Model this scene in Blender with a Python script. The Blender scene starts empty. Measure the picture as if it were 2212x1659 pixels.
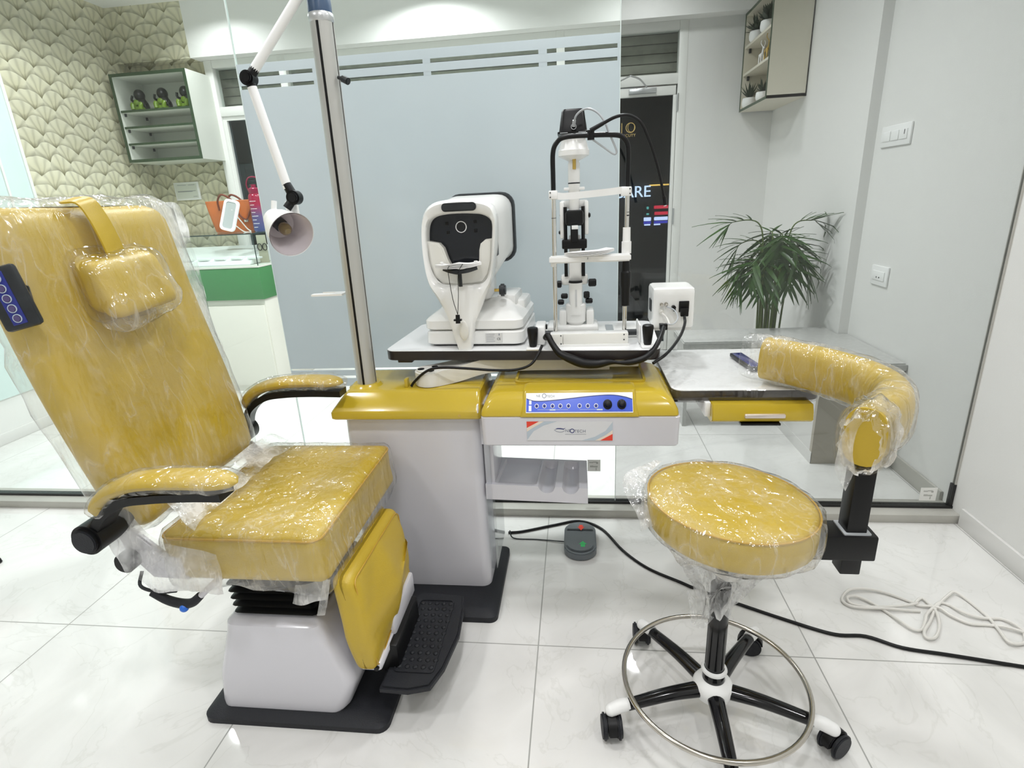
import bpy, bmesh, math, random
from mathutils import Vector, Matrix, noise
random.seed(7)
S = bpy.context.scene
COL = S.collection
PI = math.pi
# ------------------------------------------------------------------ camera, world, lights
cd = bpy.data.cameras.new('camera'); cam = bpy.data.objects.new('camera', cd); COL.objects.link(cam)
cd.sensor_fit = 'HORIZONTAL'; cd.sensor_width = 36; cd.lens = 36 * 1196.565 / 2212; cd.clip_start = .02
def cam_rot(p, r, y):
    base = Matrix(((1, 0, 0), (0, 0, -1), (0, 1, 0)))
    Ry = Matrix(((math.cos(y), math.sin(y), 0), (-math.sin(y), math.cos(y), 0), (0, 0, 1)))
    Rx = Matrix(((1, 0, 0), (0, math.cos(p), math.sin(p)), (0, -math.sin(p), math.cos(p))))
    Rz = Matrix(((math.cos(r), -math.sin(r), 0), (math.sin(r), math.cos(r), 0), (0, 0, 1)))
    return Rz @ Rx @ base @ Ry
R = cam_rot(-.31908376, -.0504451, .12469479)
mw = Matrix.Identity(4)
for i in range(3):
    mw[i][0] = R[0][i]; mw[i][1] = -R[1][i]; mw[i][2] = -R[2][i]
mw[2][3] = 1.295
cam.matrix_world = mw
S.camera = cam
S.view_settings.view_transform = 'Standard'; S.view_settings.look = 'None'
S.view_settings.gamma = 1; S.view_settings.use_curve_mapping = False
S.view_settings.exposure = 0.0
S.cycles.transparent_max_bounces = 24; S.cycles.max_bounces = 10; S.cycles.diffuse_bounces = 5
w = bpy.data.worlds.new('night'); S.world = w; w.use_nodes = True
w.node_tree.nodes['Background'].inputs[0].default_value = (.05, .06, .10, 1)
w.node_tree.nodes['Background'].inputs[1].default_value = .12
LIGHT = .38
def downlight(x, y, z, power, r=.09, color=(.985, .985, 1), spread=150):
    l = bpy.data.lights.new('ceiling_downlight', 'AREA'); l.shape = 'DISK'; l.size = 2 * r; l.energy = power; l.color = color
    l.spread = math.radians(spread)
    l.energy *= LIGHT
    o = bpy.data.objects.new('ceiling_downlight', l); o.location = (x, y, z); COL.objects.link(o)
    return o
for x, y, p in ((-1.7, .1, 27), (-.1, .1, 26), (1.0, .2, 21), (-1.7, 1.5, 23), (-.15, 1.45, 19), (1.0, 1.55, 17), (-.3, -1.3, 26)):
    downlight(x, y, 2.78, p)
for x, y, p in ((-2.8, 3.2, 52), (-1.25, 2.95, 84), (.15, 2.85, 84), (-2.6, 4.2, 18), (-1.0, 4.15, 56), (.5, 4.1, 18)):
    downlight(x, y, 2.78, p, color=(.98, .985, 1))
# ------------------------------------------------------------------ materials
def mat(name, col, rough=.5, metal=0, spec=.5, coat=0, bump=0, bscale=60, var=0, vscale=8, trans=0, emit=None, es=1):
    m = bpy.data.materials.new(name); m.use_nodes = True
    nt = m.node_tree; b = nt.nodes['Principled BSDF']
    b.inputs['Base Color'].default_value = (*col, 1); b.inputs['Roughness'].default_value = rough
    b.inputs['Metallic'].default_value = metal; b.inputs['Specular IOR Level'].default_value = spec
    b.inputs['Coat Weight'].default_value = coat; b.inputs['Coat Roughness'].default_value = .05
    if emit: b.inputs['Emission Color'].default_value = (*emit, 1); b.inputs['Emission Strength'].default_value = es
    tc = nt.nodes.new('ShaderNodeTexCoord')
    if var:
        n = nt.nodes.new('ShaderNodeTexNoise'); n.inputs['Scale'].default_value = vscale; n.inputs['Detail'].default_value = 5
        nt.links.new(tc.outputs['Object'], n.inputs['Vector'])
        r = nt.nodes.new('ShaderNodeValToRGB')
        r.color_ramp.elements[0].position = .3; r.color_ramp.elements[1].position = .7
        r.color_ramp.elements[0].color = (*[c * (1 - var) for c in col], 1); r.color_ramp.elements[1].color = (*[min(1, c * (1 + var)) for c in col], 1)
        nt.links.new(n.outputs[0], r.inputs[0]); nt.links.new(r.outputs[0], b.inputs['Base Color'])
    if bump:
        n2 = nt.nodes.new('ShaderNodeTexNoise'); n2.inputs['Scale'].default_value = bscale; n2.inputs['Detail'].default_value = 4
        nt.links.new(tc.outputs['Object'], n2.inputs['Vector'])
        bp = nt.nodes.new('ShaderNodeBump'); bp.inputs['Strength'].default_value = bump; bp.inputs['Distance'].default_value = .01
        nt.links.new(n2.outputs[0], bp.inputs['Height']); nt.links.new(bp.outputs[0], b.inputs['Normal'])
    return m
def two_sided(nt, f, ior):      # same reflectance from either side of a thin sheet
    g = nt.nodes.new('ShaderNodeNewGeometry'); r = nt.nodes.new('ShaderNodeMapRange')
    r.inputs['To Min'].default_value = ior; r.inputs['To Max'].default_value = 1 / ior
    nt.links.new(g.outputs['Backfacing'], r.inputs[0]); nt.links.new(r.outputs[0], f.inputs[0])
def thin_glass(name, tint=(.95, .98, .97), rough=.0, ior=1.5):
    m = bpy.data.materials.new(name); m.use_nodes = True; nt = m.node_tree
    for n in list(nt.nodes): nt.nodes.remove(n)
    o = nt.nodes.new('ShaderNodeOutputMaterial'); t = nt.nodes.new('ShaderNodeBsdfTransparent'); t.inputs[0].default_value = (*tint, 1)
    g = nt.nodes.new('ShaderNodeBsdfGlossy'); g.inputs[1].default_value = rough
    f = nt.nodes.new('ShaderNodeFresnel'); two_sided(nt, f, ior)
    mx = nt.nodes.new('ShaderNodeMixShader')
    nt.links.new(f.outputs[0], mx.inputs[0]); nt.links.new(t.outputs[0], mx.inputs[1]); nt.links.new(g.outputs[0], mx.inputs[2])
    nt.links.new(mx.outputs[0], o.inputs[0]); return m
def plastic_film(name, base=.05, gain=1.2, scale=10, milky=.12, crease=.30, bump=.8):
    # clear crinkled polythene: see-through, glossy where it folds, highlights painted white along its creases
    m = bpy.data.materials.new(name); m.use_nodes = True; nt = m.node_tree; N = nt.nodes; L = nt.links
    for n in list(N): N.remove(n)
    o = N.new('ShaderNodeOutputMaterial'); tc = N.new('ShaderNodeTexCoord')
    def streak(rot, sc_, lim):      # thin straight-ish folds running along one direction
        mp = N.new('ShaderNodeMapping'); mp.inputs['Rotation'].default_value = rot; mp.inputs['Scale'].default_value = (1, .9, .22); L.new(tc.outputs['Object'], mp.inputs[0])
        ns = N.new('ShaderNodeTexNoise'); ns.inputs['Scale'].default_value = sc_; ns.inputs['Detail'].default_value = 2.5; ns.inputs['Distortion'].default_value = .35
        L.new(mp.outputs[0], ns.inputs['Vector'])
        a = N.new('ShaderNodeMath'); a.operation = 'SUBTRACT'; a.inputs[1].default_value = .5; L.new(ns.outputs[0], a.inputs[0])
        ab = N.new('ShaderNodeMath'); ab.operation = 'ABSOLUTE'; L.new(a.outputs[0], ab.inputs[0])
        rg = N.new('ShaderNodeMapRange'); rg.inputs[1].default_value = 0; rg.inputs[2].default_value = lim; rg.inputs[3].default_value = 1; rg.inputs[4].default_value = 0; L.new(ab.outputs[0], rg.inputs[0])
        pw = N.new('ShaderNodeMath'); pw.operation = 'POWER'; pw.inputs[1].default_value = 1.6; L.new(rg.outputs[0], pw.inputs[0])
        return pw.outputs[0], ns.outputs[0]
    s1, n1 = streak((.5, .35, .2), scale * 1.5, .035); s2, nn2 = streak((-.7, .9, .4), scale * 1.9, .03)
    mxm = N.new('ShaderNodeMath'); mxm.operation = 'MAXIMUM'; L.new(s1, mxm.inputs[0]); L.new(s2, mxm.inputs[1])
    n2 = N.new('ShaderNodeTexNoise'); n2.inputs['Scale'].default_value = scale * .7; n2.inputs['Detail'].default_value = 4; L.new(tc.outputs['Object'], n2.inputs['Vector'])
    mk = N.new('ShaderNodeMapRange'); mk.inputs[1].default_value = .40; mk.inputs[2].default_value = .64; L.new(n2.outputs[0], mk.inputs[0])
    cz = N.new('ShaderNodeMath'); cz.operation = 'MULTIPLY'; L.new(mxm.outputs[0], cz.inputs[0]); L.new(mk.outputs[0], cz.inputs[1])
    hs = N.new('ShaderNodeMath'); hs.operation = 'ADD'; L.new(n1, hs.inputs[0]); L.new(nn2, hs.inputs[1])
    bp = N.new('ShaderNodeBump'); bp.inputs['Strength'].default_value = bump; bp.inputs['Distance'].default_value = .03
    L.new(hs.outputs[0], bp.inputs['Height'])
    fr = N.new('ShaderNodeFresnel'); two_sided(nt, fr, 1.4)
    m1 = N.new('ShaderNodeMath'); m1.operation = 'MULTIPLY_ADD'; m1.inputs[1].default_value = gain; m1.inputs[2].default_value = base; m1.use_clamp = True; L.new(fr.outputs[0], m1.inputs[0])
    t = N.new('ShaderNodeBsdfTransparent'); t.inputs[0].default_value = (.99, .99, .985, 1)
    g = N.new('ShaderNodeBsdfGlossy'); g.inputs[1].default_value = .13; L.new(bp.outputs[0], g.inputs['Normal'])
    d = N.new('ShaderNodeBsdfTranslucent'); d.inputs[0].default_value = (.95, .95, .95, 1)
    df = N.new('ShaderNodeBsdfDiffuse'); df.inputs[0].default_value = (.95, .95, .95, 1)
    a0 = N.new('ShaderNodeMixShader'); a0.inputs[0].default_value = .5; L.new(d.outputs[0], a0.inputs[1]); L.new(df.outputs[0], a0.inputs[2])
    a1 = N.new('ShaderNodeMixShader'); L.new(m1.outputs[0], a1.inputs[0]); L.new(t.outputs[0], a1.inputs[1]); L.new(g.outputs[0], a1.inputs[2])
    mm = N.new('ShaderNodeMath'); mm.operation = 'MULTIPLY_ADD'; mm.inputs[1].default_value = crease; L.new(cz.outputs[0], mm.inputs[0])
    hz = N.new('ShaderNodeMath'); hz.operation = 'MULTIPLY'; hz.inputs[1].default_value = milky; L.new(mk.outputs[0], hz.inputs[0]); L.new(hz.outputs[0], mm.inputs[2])
    a2 = N.new('ShaderNodeMixShader'); L.new(mm.outputs[0], a2.inputs[0]); L.new(a1.outputs[0], a2.inputs[1]); L.new(a0.outputs[0], a2.inputs[2])
    L.new(a2.outputs[0], o.inputs[0]); return m
def frost_film():
    m = bpy.data.materials.new('frosted_film'); m.use_nodes = True; nt = m.node_tree; N = nt.nodes; L = nt.links
    for n in list(N): N.remove(n)
    o = N.new('ShaderNodeOutputMaterial')
    tc = N.new('ShaderNodeTexCoord'); ns = N.new('ShaderNodeTexNoise'); ns.inputs['Scale'].default_value = 1.6; L.new(tc.outputs['Object'], ns.inputs['Vector'])
    r = N.new('ShaderNodeValToRGB'); r.color_ramp.elements[0].color = (.61, .66, .685, 1); r.color_ramp.elements[1].color = (.67, .70, .715, 1)
    L.new(ns.outputs[0], r.inputs[0])
    d = N.new('ShaderNodeBsdfDiffuse'); L.new(r.outputs[0], d.inputs[0])
    t = N.new('ShaderNodeBsdfTranslucent'); L.new(r.outputs[0], t.inputs[0])
    g = N.new('ShaderNodeBsdfGlossy'); g.inputs[1].default_value = .12
    tr = N.new('ShaderNodeBsdfTransparent')
    a = N.new('ShaderNodeMixShader'); a.inputs[0].default_value = .6; L.new(d.outputs[0], a.inputs[1]); L.new(t.outputs[0], a.inputs[2])
    b = N.new('ShaderNodeMixShader'); b.inputs[0].default_value = .05; L.new(a.outputs[0], b.inputs[1]); L.new(g.outputs[0], b.inputs[2])
    c = N.new('ShaderNodeMixShader'); c.inputs[0].default_value = .03; L.new(b.outputs[0], c.inputs[1]); L.new(tr.outputs[0], c.inputs[2])
    L.new(c.outputs[0], o.inputs[0]); return m
def floor_mat():
    m = bpy.data.materials.new('polished_tile'); m.use_nodes = True; nt = m.node_tree; N = nt.nodes; L = nt.links; b = N['Principled BSDF']
    tc = N.new('ShaderNodeNewGeometry'); mp = N.new('ShaderNodeMapping'); mp.inputs['Location'].default_value = (.129 + 8, -1.353 + 8, 0)
    L.new(tc.outputs['Position'], mp.inputs[0])
    br = N.new('ShaderNodeTexBrick'); br.offset = 0; br.squash = 1
    br.inputs['Scale'].default_value = 1; br.inputs['Brick Width'].default_value = .8; br.inputs['Row Height'].default_value = .8
    br.inputs['Mortar Size'].default_value = .0021; br.inputs['Mortar Smooth'].default_value = .2; br.inputs['Bias'].default_value = 0
    L.new(mp.outputs[0], br.inputs['Vector'])
    ns = N.new('ShaderNodeTexNoise'); ns.inputs['Scale'].default_value = 1.7; ns.inputs['Detail'].default_value = 7; ns.inputs['Distortion'].default_value = 1.6
    L.new(mp.outputs[0], ns.inputs['Vector'])
    r = N.new('ShaderNodeValToRGB'); r.color_ramp.elements[0].position = .35; r.color_ramp.elements[1].position = .6
    r.color_ramp.elements[0].color = (.70, .692, .67, 1); r.color_ramp.elements[1].color = (.80, .792, .77, 1)
    L.new(ns.outputs[0], r.inputs[0])
    ns2 = N.new('ShaderNodeTexNoise'); ns2.inputs['Scale'].default_value = 2.2; ns2.inputs['Detail'].default_value = 5; ns2.inputs['Distortion'].default_value = 3
    L.new(mp.outputs[0], ns2.inputs['Vector'])
    r2 = N.new('ShaderNodeValToRGB'); e = r2.color_ramp.elements; e[0].position = .485; e[0].color = (1, 1, 1, 1); e[1].position = .515; e[1].color = (1, 1, 1, 1)
    k = e.new(.5); k.color = (.93, .93, .92, 1)
    L.new(ns2.outputs[0], r2.inputs[0])
    mu = N.new('ShaderNodeMixRGB'); mu.blend_type = 'MULTIPLY'; mu.inputs[0].default_value = 1; L.new(r.outputs[0], mu.inputs[1]); L.new(r2.outputs[0], mu.inputs[2])
    mx = N.new('ShaderNodeMixRGB'); mx.inputs[2].default_value = (.36, .36, .34, 1); L.new(br.outputs['Fac'], mx.inputs[0]); L.new(mu.outputs[0], mx.inputs[1])
    L.new(mx.outputs[0], b.inputs['Base Color'])
    rr = N.new('ShaderNodeMapRange'); rr.inputs['To Min'].default_value = .045; rr.inputs['To Max'].default_value = .7; L.new(br.outputs['Fac'], rr.inputs[0]); L.new(rr.outputs[0], b.inputs['Roughness'])
    b.inputs['Specular IOR Level'].default_value = .55
    return m
def wallpaper():
    # rows of overlapping pleated fans
    m = bpy.data.materials.new('leaf_wallpaper'); m.use_nodes = True; nt = m.node_tree; N = nt.nodes; L = nt.links; b = N['Principled BSDF']
    def mt(op, a, c=None, d=None):
        n = N.new('ShaderNodeMath'); n.operation = op
        for i, v in enumerate((a, c, d)):
            if v is None: continue
            if isinstance(v, (int, float)): n.inputs[i].default_value = v
            else: L.new(v, n.inputs[i])
        return n.outputs[0]
    geo = N.new('ShaderNodeNewGeometry'); ns = N.new('ShaderNodeTexNoise'); ns.inputs['Scale'].default_value = 4.5; L.new(geo.outputs['Position'], ns.inputs['Vector'])
    sc = N.new('ShaderNodeSeparateXYZ'); L.new(ns.outputs[1], sc.inputs[0])
    sp = N.new('ShaderNodeSeparateXYZ'); L.new(geo.outputs['Position'], sp.inputs[0])
    u = mt('ADD', mt('MULTIPLY', mt('ADD', sp.outputs[0], sp.outputs[1]), 1 / .18), mt('MULTIPLY', sc.outputs[0], .55))
    v = mt('ADD', mt('MULTIPLY', sp.outputs[2], 1 / .18), mt('MULTIPLY', sc.outputs[1], .55))
    st, Rr = .46, .69
    def cand(k):
        j = mt('ADD', mt('FLOOR', mt('DIVIDE', v, st)), k)
        p = mt('MULTIPLY', mt('ABSOLUTE', mt('MODULO', j, 2)), .5)
        cx = mt('ADD', mt('ADD', mt('FLOOR', mt('SUBTRACT', u, p)), .5), p)
        dx = mt('SUBTRACT', u, cx); dy = mt('SUBTRACT', v, mt('MULTIPLY', j, st))
        return dx, dy, mt('SQRT', mt('ADD', mt('MULTIPLY', dx, dx), mt('MULTIPLY', dy, dy))), mt('ADD', mt('MULTIPLY', cx, 7.13), mt('MULTIPLY', j, 3.7))
    A, B = cand(-1), cand(0)
    sel = mt('LESS_THAN', A[2], Rr)
    def mixv(i): return mt('ADD', mt('MULTIPLY', A[i], sel), mt('MULTIPLY', B[i], mt('SUBTRACT', 1, sel)))
    dx, dy, d, cid = mixv(0), mixv(1), mixv(2), mixv(3)
    pleat = mt('POWER', mt('ABSOLUTE', mt('SINE', mt('ADD', mt('MULTIPLY', mt('ARCTAN2', dx, dy), 5.5), cid))), 5)
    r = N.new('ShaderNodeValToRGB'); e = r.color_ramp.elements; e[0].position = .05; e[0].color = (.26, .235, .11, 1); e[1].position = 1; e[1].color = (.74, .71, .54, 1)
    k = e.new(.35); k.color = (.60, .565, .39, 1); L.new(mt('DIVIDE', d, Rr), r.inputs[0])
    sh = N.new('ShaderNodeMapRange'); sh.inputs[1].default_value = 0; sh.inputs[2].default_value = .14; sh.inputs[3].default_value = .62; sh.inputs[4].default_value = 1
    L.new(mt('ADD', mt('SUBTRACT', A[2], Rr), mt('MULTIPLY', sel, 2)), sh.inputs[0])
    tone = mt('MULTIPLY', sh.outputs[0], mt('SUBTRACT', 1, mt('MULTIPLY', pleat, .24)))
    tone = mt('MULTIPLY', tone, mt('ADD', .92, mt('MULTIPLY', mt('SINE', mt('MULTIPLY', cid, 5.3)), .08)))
    mu = N.new('ShaderNodeVectorMath'); mu.operation = 'SCALE'; L.new(r.outputs[0], mu.inputs[0]); L.new(tone, mu.inputs['Scale'])
    L.new(mu.outputs[0], b.inputs['Base Color']); b.inputs['Roughness'].default_value = .75
    bp = N.new('ShaderNodeBump'); bp.inputs['Strength'].default_value = .02; bp.inputs['Distance'].default_value = .01
    L.new(tone, bp.inputs['Height']); L.new(bp.outputs[0], b.inputs['Normal'])
    return m
def gradient_z(name, stops, z0, z1, rough=.2):
    m = mat(name, (1, 1, 1), rough); nt = m.node_tree; N = nt.nodes; L = nt.links
    geo = N.new('ShaderNodeTexCoord'); sp = N.new('ShaderNodeSeparateXYZ'); L.new(geo.outputs['Generated'], sp.inputs[0])
    r = N.new('ShaderNodeValToRGB')
    e = r.color_ramp.elements; e[0].position = stops[0][0]; e[0].color = (*stops[0][1], 1); e[1].position = stops[-1][0]; e[1].color = (*stops[-1][1], 1)
    for p, c in stops[1:-1]:
        k = e.new(p); k.color = (*c, 1)
    L.new(sp.outputs[2], r.inputs[0]); L.new(r.outputs[0], N['Principled BSDF'].inputs['Base Color']); return m
WALL = mat('wall_paint', (.78, .775, .755), .6, bump=.06, bscale=220)
WALLR = mat('grey_wall_paint', (.70, .71, .71), .6, bump=.1, bscale=160)
CEIL = mat('ceiling_paint', (.84, .835, .82), .7)
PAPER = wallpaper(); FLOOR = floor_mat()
TEAL = mat('back_painted_glass', (.66, .80, .78), .12)
STONE = mat('grey_stone', (.47, .465, .44), .35, var=.06, vscale=30)
BENCHTOP = mat('bench_granite', (.50, .50, .48), .25, var=.08, vscale=60)
SKIRT = mat('skirting', (.72, .71, .69), .3)
SKIRTG = mat('skirting_grey', (.46, .45, .41), .35, var=.05)
BLACKG = mat('black_gasket', (.012, .012, .012), .5)
FRAME = mat('white_aluminium', (.80, .80, .77), .35)
GLASS = thin_glass('clear_glass'); GLASS_R = thin_glass('grey_tinted_glass', (.76, .775, .77)); GLASS_D = thin_glass('door_glass', (.55, .60, .62))
GLASSEDGE = mat('glass_edge', (.80, .88, .86), .2)
FROST = frost_film()
SLAT = mat('shutter_slat', (.42, .39, .33), .45, var=.15, vscale=20)
NIGHT = mat('night_wall', (.015, .017, .03), .7)
YEL = mat('yellow_leatherette', (.52, .36, .028), .36, bump=.12, bscale=420, var=.04, vscale=5)
YELP = mat('yellow_moulded_plastic', (.52, .375, .028), .2, coat=.25)
PIPE = mat('piping', (.50, .30, .03), .45)
WHT = mat('white_moulded_plastic', (.68, .67, .715), .25, coat=.2)
WHT2 = mat('white_enamel', (.83, .83, .81), .25, coat=.2)
WHTG = mat('warm_white_plastic', (.76, .75, .70), .3)
ARMW = mat('cast_arm_paint', (.62, .57, .47), .35)
BLK = mat('black_plastic', (.004, .004, .0045), .38, spec=.3)
BLKM = mat('black_rubber', (.015, .016, .020), .55, spec=.35, bump=.15, bscale=300)
BLKG = mat('gloss_black', (.004, .004, .005), .14, spec=.4, coat=.15)
CHAR = mat('charcoal_plastic', (.022, .025, .028), .38, spec=.4, var=.2, vscale=40)
CHROME = mat('brushed_chrome', (.72, .71, .68), .18, metal=1)
STEEL = mat('ring_steel', (.52, .49, .44), .22, metal=1)
ALU = mat('satin_aluminium', (.62, .63, .64), .34, metal=.85)
POLE = mat('pole_aluminium', (.50, .50, .475), .42, metal=.45)
NAVY = mat('navy_cap', (.045, .085, .16), .35)
DARKF = mat('dark_face_glass', (.008, .010, .014), .12, spec=.4, coat=.1)
BLUE = mat('blue_panel', (.04, .10, .62), .25); BLUED = mat('dark_blue', (.02, .03, .22), .3)
WHITE = mat('plain_white', (.88, .88, .87), .4); PAPERW = mat('tissue_paper', (.9, .9, .9), .8)
RED = mat('red_print', (.80, .05, .02), .4); GREYBL = mat('grey_blue_print', (.50, .57, .64), .4); CREAMP = mat('cream_print', (.84, .72, .60), .4)
INK = mat('navy_ink', (.02, .03, .16), .4); INKG = mat('grey_ink', (.22, .24, .30), .4)
GREENP = mat('green_print', (.02, .50, .12), .4)
GREENB = mat('green_laminate', (.06, .22, .08), .35, var=.05, vscale=60)
GREEND = mat('dark_green_trim', (.03, .06, .025), .4)
CREAM = mat('cream_laminate', (.74, .72, .65), .4)
CABIN = mat('cabinet_white', (.74, .76, .70), .45); CABINR = mat('cabinet_beige', (.70, .66, .55), .45)
EDGEB = mat('brown_edge_band', (.022, .017, .016), .3)
TABT = mat('white_table_laminate', (.86, .865, .87), .12)
PEDG = mat('pedal_grey', (.12, .135, .145), .4, bump=.1, bscale=400)
BRASS = mat('brass', (.60, .42, .12), .3, metal=1)
TANB = mat('tan_leather', (.42, .11, .022), .35, var=.15, vscale=14)
TAND = mat('dark_tan_leather', (.16, .035, .012), .4)
LEAF = mat('palm_leaf', (.026, .078, .008), .4, var=.35, vscale=14); LEAFD = mat('dark_leaf', (.012, .03, .008), .5)
STEM = mat('palm_stem', (.10, .15, .03), .5)
FIGD = mat('dark_figurine', (.006, .007, .006), .3); FIGG = mat('green_glaze', (.13, .22, .015), .25)
GOLD = mat('gold_letters', (.50, .36, .12), .35, emit=(.5, .36, .13), es=.35)  # gold lettering with a faint glow put into its material
WRAP = plastic_film('polythene_wrap'); WRAPL = plastic_film('loose_polythene', base=.12, gain=1.3, scale=14, milky=.80, crease=.6)
WRAPT = plastic_film('table_cling_film', base=.06, gain=1.0, scale=9, milky=.05, crease=.12, bump=.25)
ACRY = thin_glass('clear_acrylic', (.93, .94, .95))
CABLEW = mat('white_cable', (.74, .72, .68), .4); GREYC = mat('grey_cable', (.42, .44, .46), .35)
LAMPI = mat('lamp_inner', (.72, .66, .69), .5); BULB = mat('bulb_glass', (.20, .15, .07), .1, coat=.6)
def glow(n, c, s): return mat(n, (0, 0, 0), .5, emit=c, es=s)
# ------------------------------------------------------------------ mesh helper
ORG = {}
class MB:
    def __init__(s): s.bm = bmesh.new(); s.mi = 0
    def _merge(s, t, mtx=None):
        for f in t.faces: f.material_index = s.mi
        if mtx is not None: bmesh.ops.transform(t, matrix=mtx, verts=t.verts)
        me = bpy.data.meshes.new('t'); t.to_mesh(me); t.free(); s.bm.from_mesh(me); bpy.data.meshes.remove(me); return s
    def box(s, x0, x1, y0, y1, z0, z1, bev=0, seg=2, rz=0, mtx=None):
        t = bmesh.new(); bmesh.ops.create_cube(t, size=1)
        bmesh.ops.transform(t, matrix=Matrix.Diagonal((abs(x1 - x0), abs(y1 - y0), abs(z1 - z0), 1)), verts=t.verts)
        if bev: bmesh.ops.bevel(t, geom=t.edges[:], offset=bev, segments=seg, affect='EDGES', profile=.5)
        M = Matrix.Translation(((x0 + x1) / 2, (y0 + y1) / 2, (z0 + z1) / 2)) @ Matrix.Rotation(rz, 4, 'Z')
        return s._merge(t, (mtx @ M) if mtx is not None else M)
    def cyl(s, a, b, r0, r1=None, n=24, caps=True, bev=0):
        a = Vector(a); b = Vector(b); r1 = r0 if r1 is None else r1
        t = bmesh.new(); bmesh.ops.create_cone(t, cap_ends=caps, segments=n, radius1=r0, radius2=r1, depth=(b - a).length)
        if bev:
            es = [e for e in t.edges if len(e.link_faces) == 2 and any(len(f.verts) > 4 for f in e.link_faces)]
            bmesh.ops.bevel(t, geom=es, offset=bev, segments=2, affect='EDGES')
        M = Matrix.Translation((a + b) / 2) @ (b - a).to_track_quat('Z', 'Y').to_matrix().to_4x4()
        return s._merge(t, M)
    def sph(s, c, r, sc=(1, 1, 1), n=20, mtx=None):
        t = bmesh.new(); bmesh.ops.create_uvsphere(t, u_segments=n, v_segments=max(8, n // 2), radius=r)
        M = Matrix.Translation(c) @ (mtx if mtx is not None else Matrix.Identity(4)) @ Matrix.Diagonal((*sc, 1))
        return s._merge(t, M)
    def lathe(s, prof, o=(0, 0, 0), ax=(0, 0, 1), n=32, caps=True):
        t = bmesh.new(); rings = []
        for r, z in prof: rings.append([t.verts.new((r * math.cos(2 * PI * k / n), r * math.sin(2 * PI * k / n), z)) for k in range(n)])
        for a, b in zip(rings, rings[1:]):
            for k in range(n): t.faces.new((a[k], a[(k + 1) % n], b[(k + 1) % n], b[k]))
        if caps and prof[0][0] > 1e-6: t.faces.new(rings[0][::-1])
        if caps and prof[-1][0] > 1e-6: t.faces.new(rings[-1])
        bmesh.ops.remove_doubles(t, verts=t.verts, dist=1e-6)
        bmesh.ops.recalc_face_normals(t, faces=t.faces)
        M = Matrix.Translation(o) @ Vector(ax).to_track_quat('Z', 'Y').to_matrix().to_4x4()
        return s._merge(t, M)
    def tube(s, pts, r, n=10, closed=False, sub=6, flat=None, caps=True):
        pts = [Vector(p) for p in pts]
        P = spline(pts, sub, closed) if sub > 1 else pts
        t = bmesh.new(); rings = []; m = len(P); up = None
        for i, p in enumerate(P):
            a = P[(i - 1) % m] if (closed or i) else p; b = P[(i + 1) % m] if (closed or i < m - 1) else p
            d = (b - a).normalized()
            if up is None: up = d.orthogonal().normalized()
            up = (up - d * up.dot(d)); up = up.normalized() if up.length > 1e-6 else d.orthogonal().normalized()
            sd = d.cross(up); rr = r(i / (m - 1)) if callable(r) else r
            rings.append([t.verts.new(p + (up * math.cos(2 * PI * k / n) + sd * math.sin(2 * PI * k / n)) * rr) for k in range(n)])
        pr = list(zip(rings, rings[1:])) + ([(rings[-1], rings[0])] if closed else [])
        for a, b in pr:
            for k in range(n): t.faces.new((a[k], a[(k + 1) % n], b[(k + 1) % n], b[k]))
        if not closed and caps: t.faces.new(rings[0][::-1]); t.faces.new(rings[-1])
        bmesh.ops.recalc_face_normals(t, faces=t.faces)
        return s._merge(t)
    def sweep(s, pts, sect, up=(0, 0, 1), sub=6, scale=None, caps=True):
        # section points (side, up) swept along a path
        P = spline([Vector(p) for p in pts], sub) if sub > 1 else [Vector(p) for p in pts]
        t = bmesh.new(); rings = []; m = len(P); up = Vector(up)
        for i, p in enumerate(P):
            d = (P[min(i + 1, m - 1)] - P[max(i - 1, 0)]).normalized(); sd = d.cross(up).normalized(); u = sd.cross(d)
            k = scale(i / (m - 1)) if scale else 1
            rings.append([t.verts.new(p + sd * a * k + u * b * k) for a, b in sect])
        n = len(sect)
        for a, b in zip(rings, rings[1:]):
            for k in range(n): t.faces.new((a[k], a[(k + 1) % n], b[(k + 1) % n], b[k]))
        if caps: t.faces.new(rings[0][::-1]); t.faces.new(rings[-1])
        bmesh.ops.recalc_face_normals(t, faces=t.faces)
        return s._merge(t)
    def prism(s, pts, a, b, plane='xz', bev=0, mtx=None):
        # closed outline extruded from a to b along the third axis
        t = bmesh.new()
        def V(p, q): return {'xz': (p[0], q, p[1]), 'xy': (p[0], p[1], q), 'yz': (q, p[0], p[1])}[plane]
        A = [t.verts.new(V(p, a)) for p in pts]; B = [t.verts.new(V(p, b)) for p in pts]; n = len(pts)
        f0 = t.faces.new(A); f1 = t.faces.new(B[::-1])
        for k in range(n): t.faces.new((A[k], A[(k + 1) % n], B[(k + 1) % n], B[k]))
        bmesh.ops.recalc_face_normals(t, faces=t.faces)
        if bev:
            es = [e for f in (f0, f1) for e in f.edges]
            bmesh.ops.bevel(t, geom=es, offset=bev, segments=2, affect='EDGES')
        return s._merge(t, mtx)
    def ring(s, out, inn, a, b, plane='xz'):
        t = bmesh.new(); n = len(out)
        def V(p, q): return {'xz': (p[0], q, p[1]), 'xy': (p[0], p[1], q), 'yz': (q, p[0], p[1])}[plane]
        L4 = [[t.verts.new(V(p, q)) for p in pts] for pts, q in ((out, a), (inn, a), (inn, b), (out, b))]
        for i in range(4):
            A, B = L4[i], L4[(i + 1) % 4]
            for k in range(n): t.faces.new((A[k], A[(k + 1) % n], B[(k + 1) % n], B[k]))
        bmesh.ops.recalc_face_normals(t, faces=t.faces)
        return s._merge(t)
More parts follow.
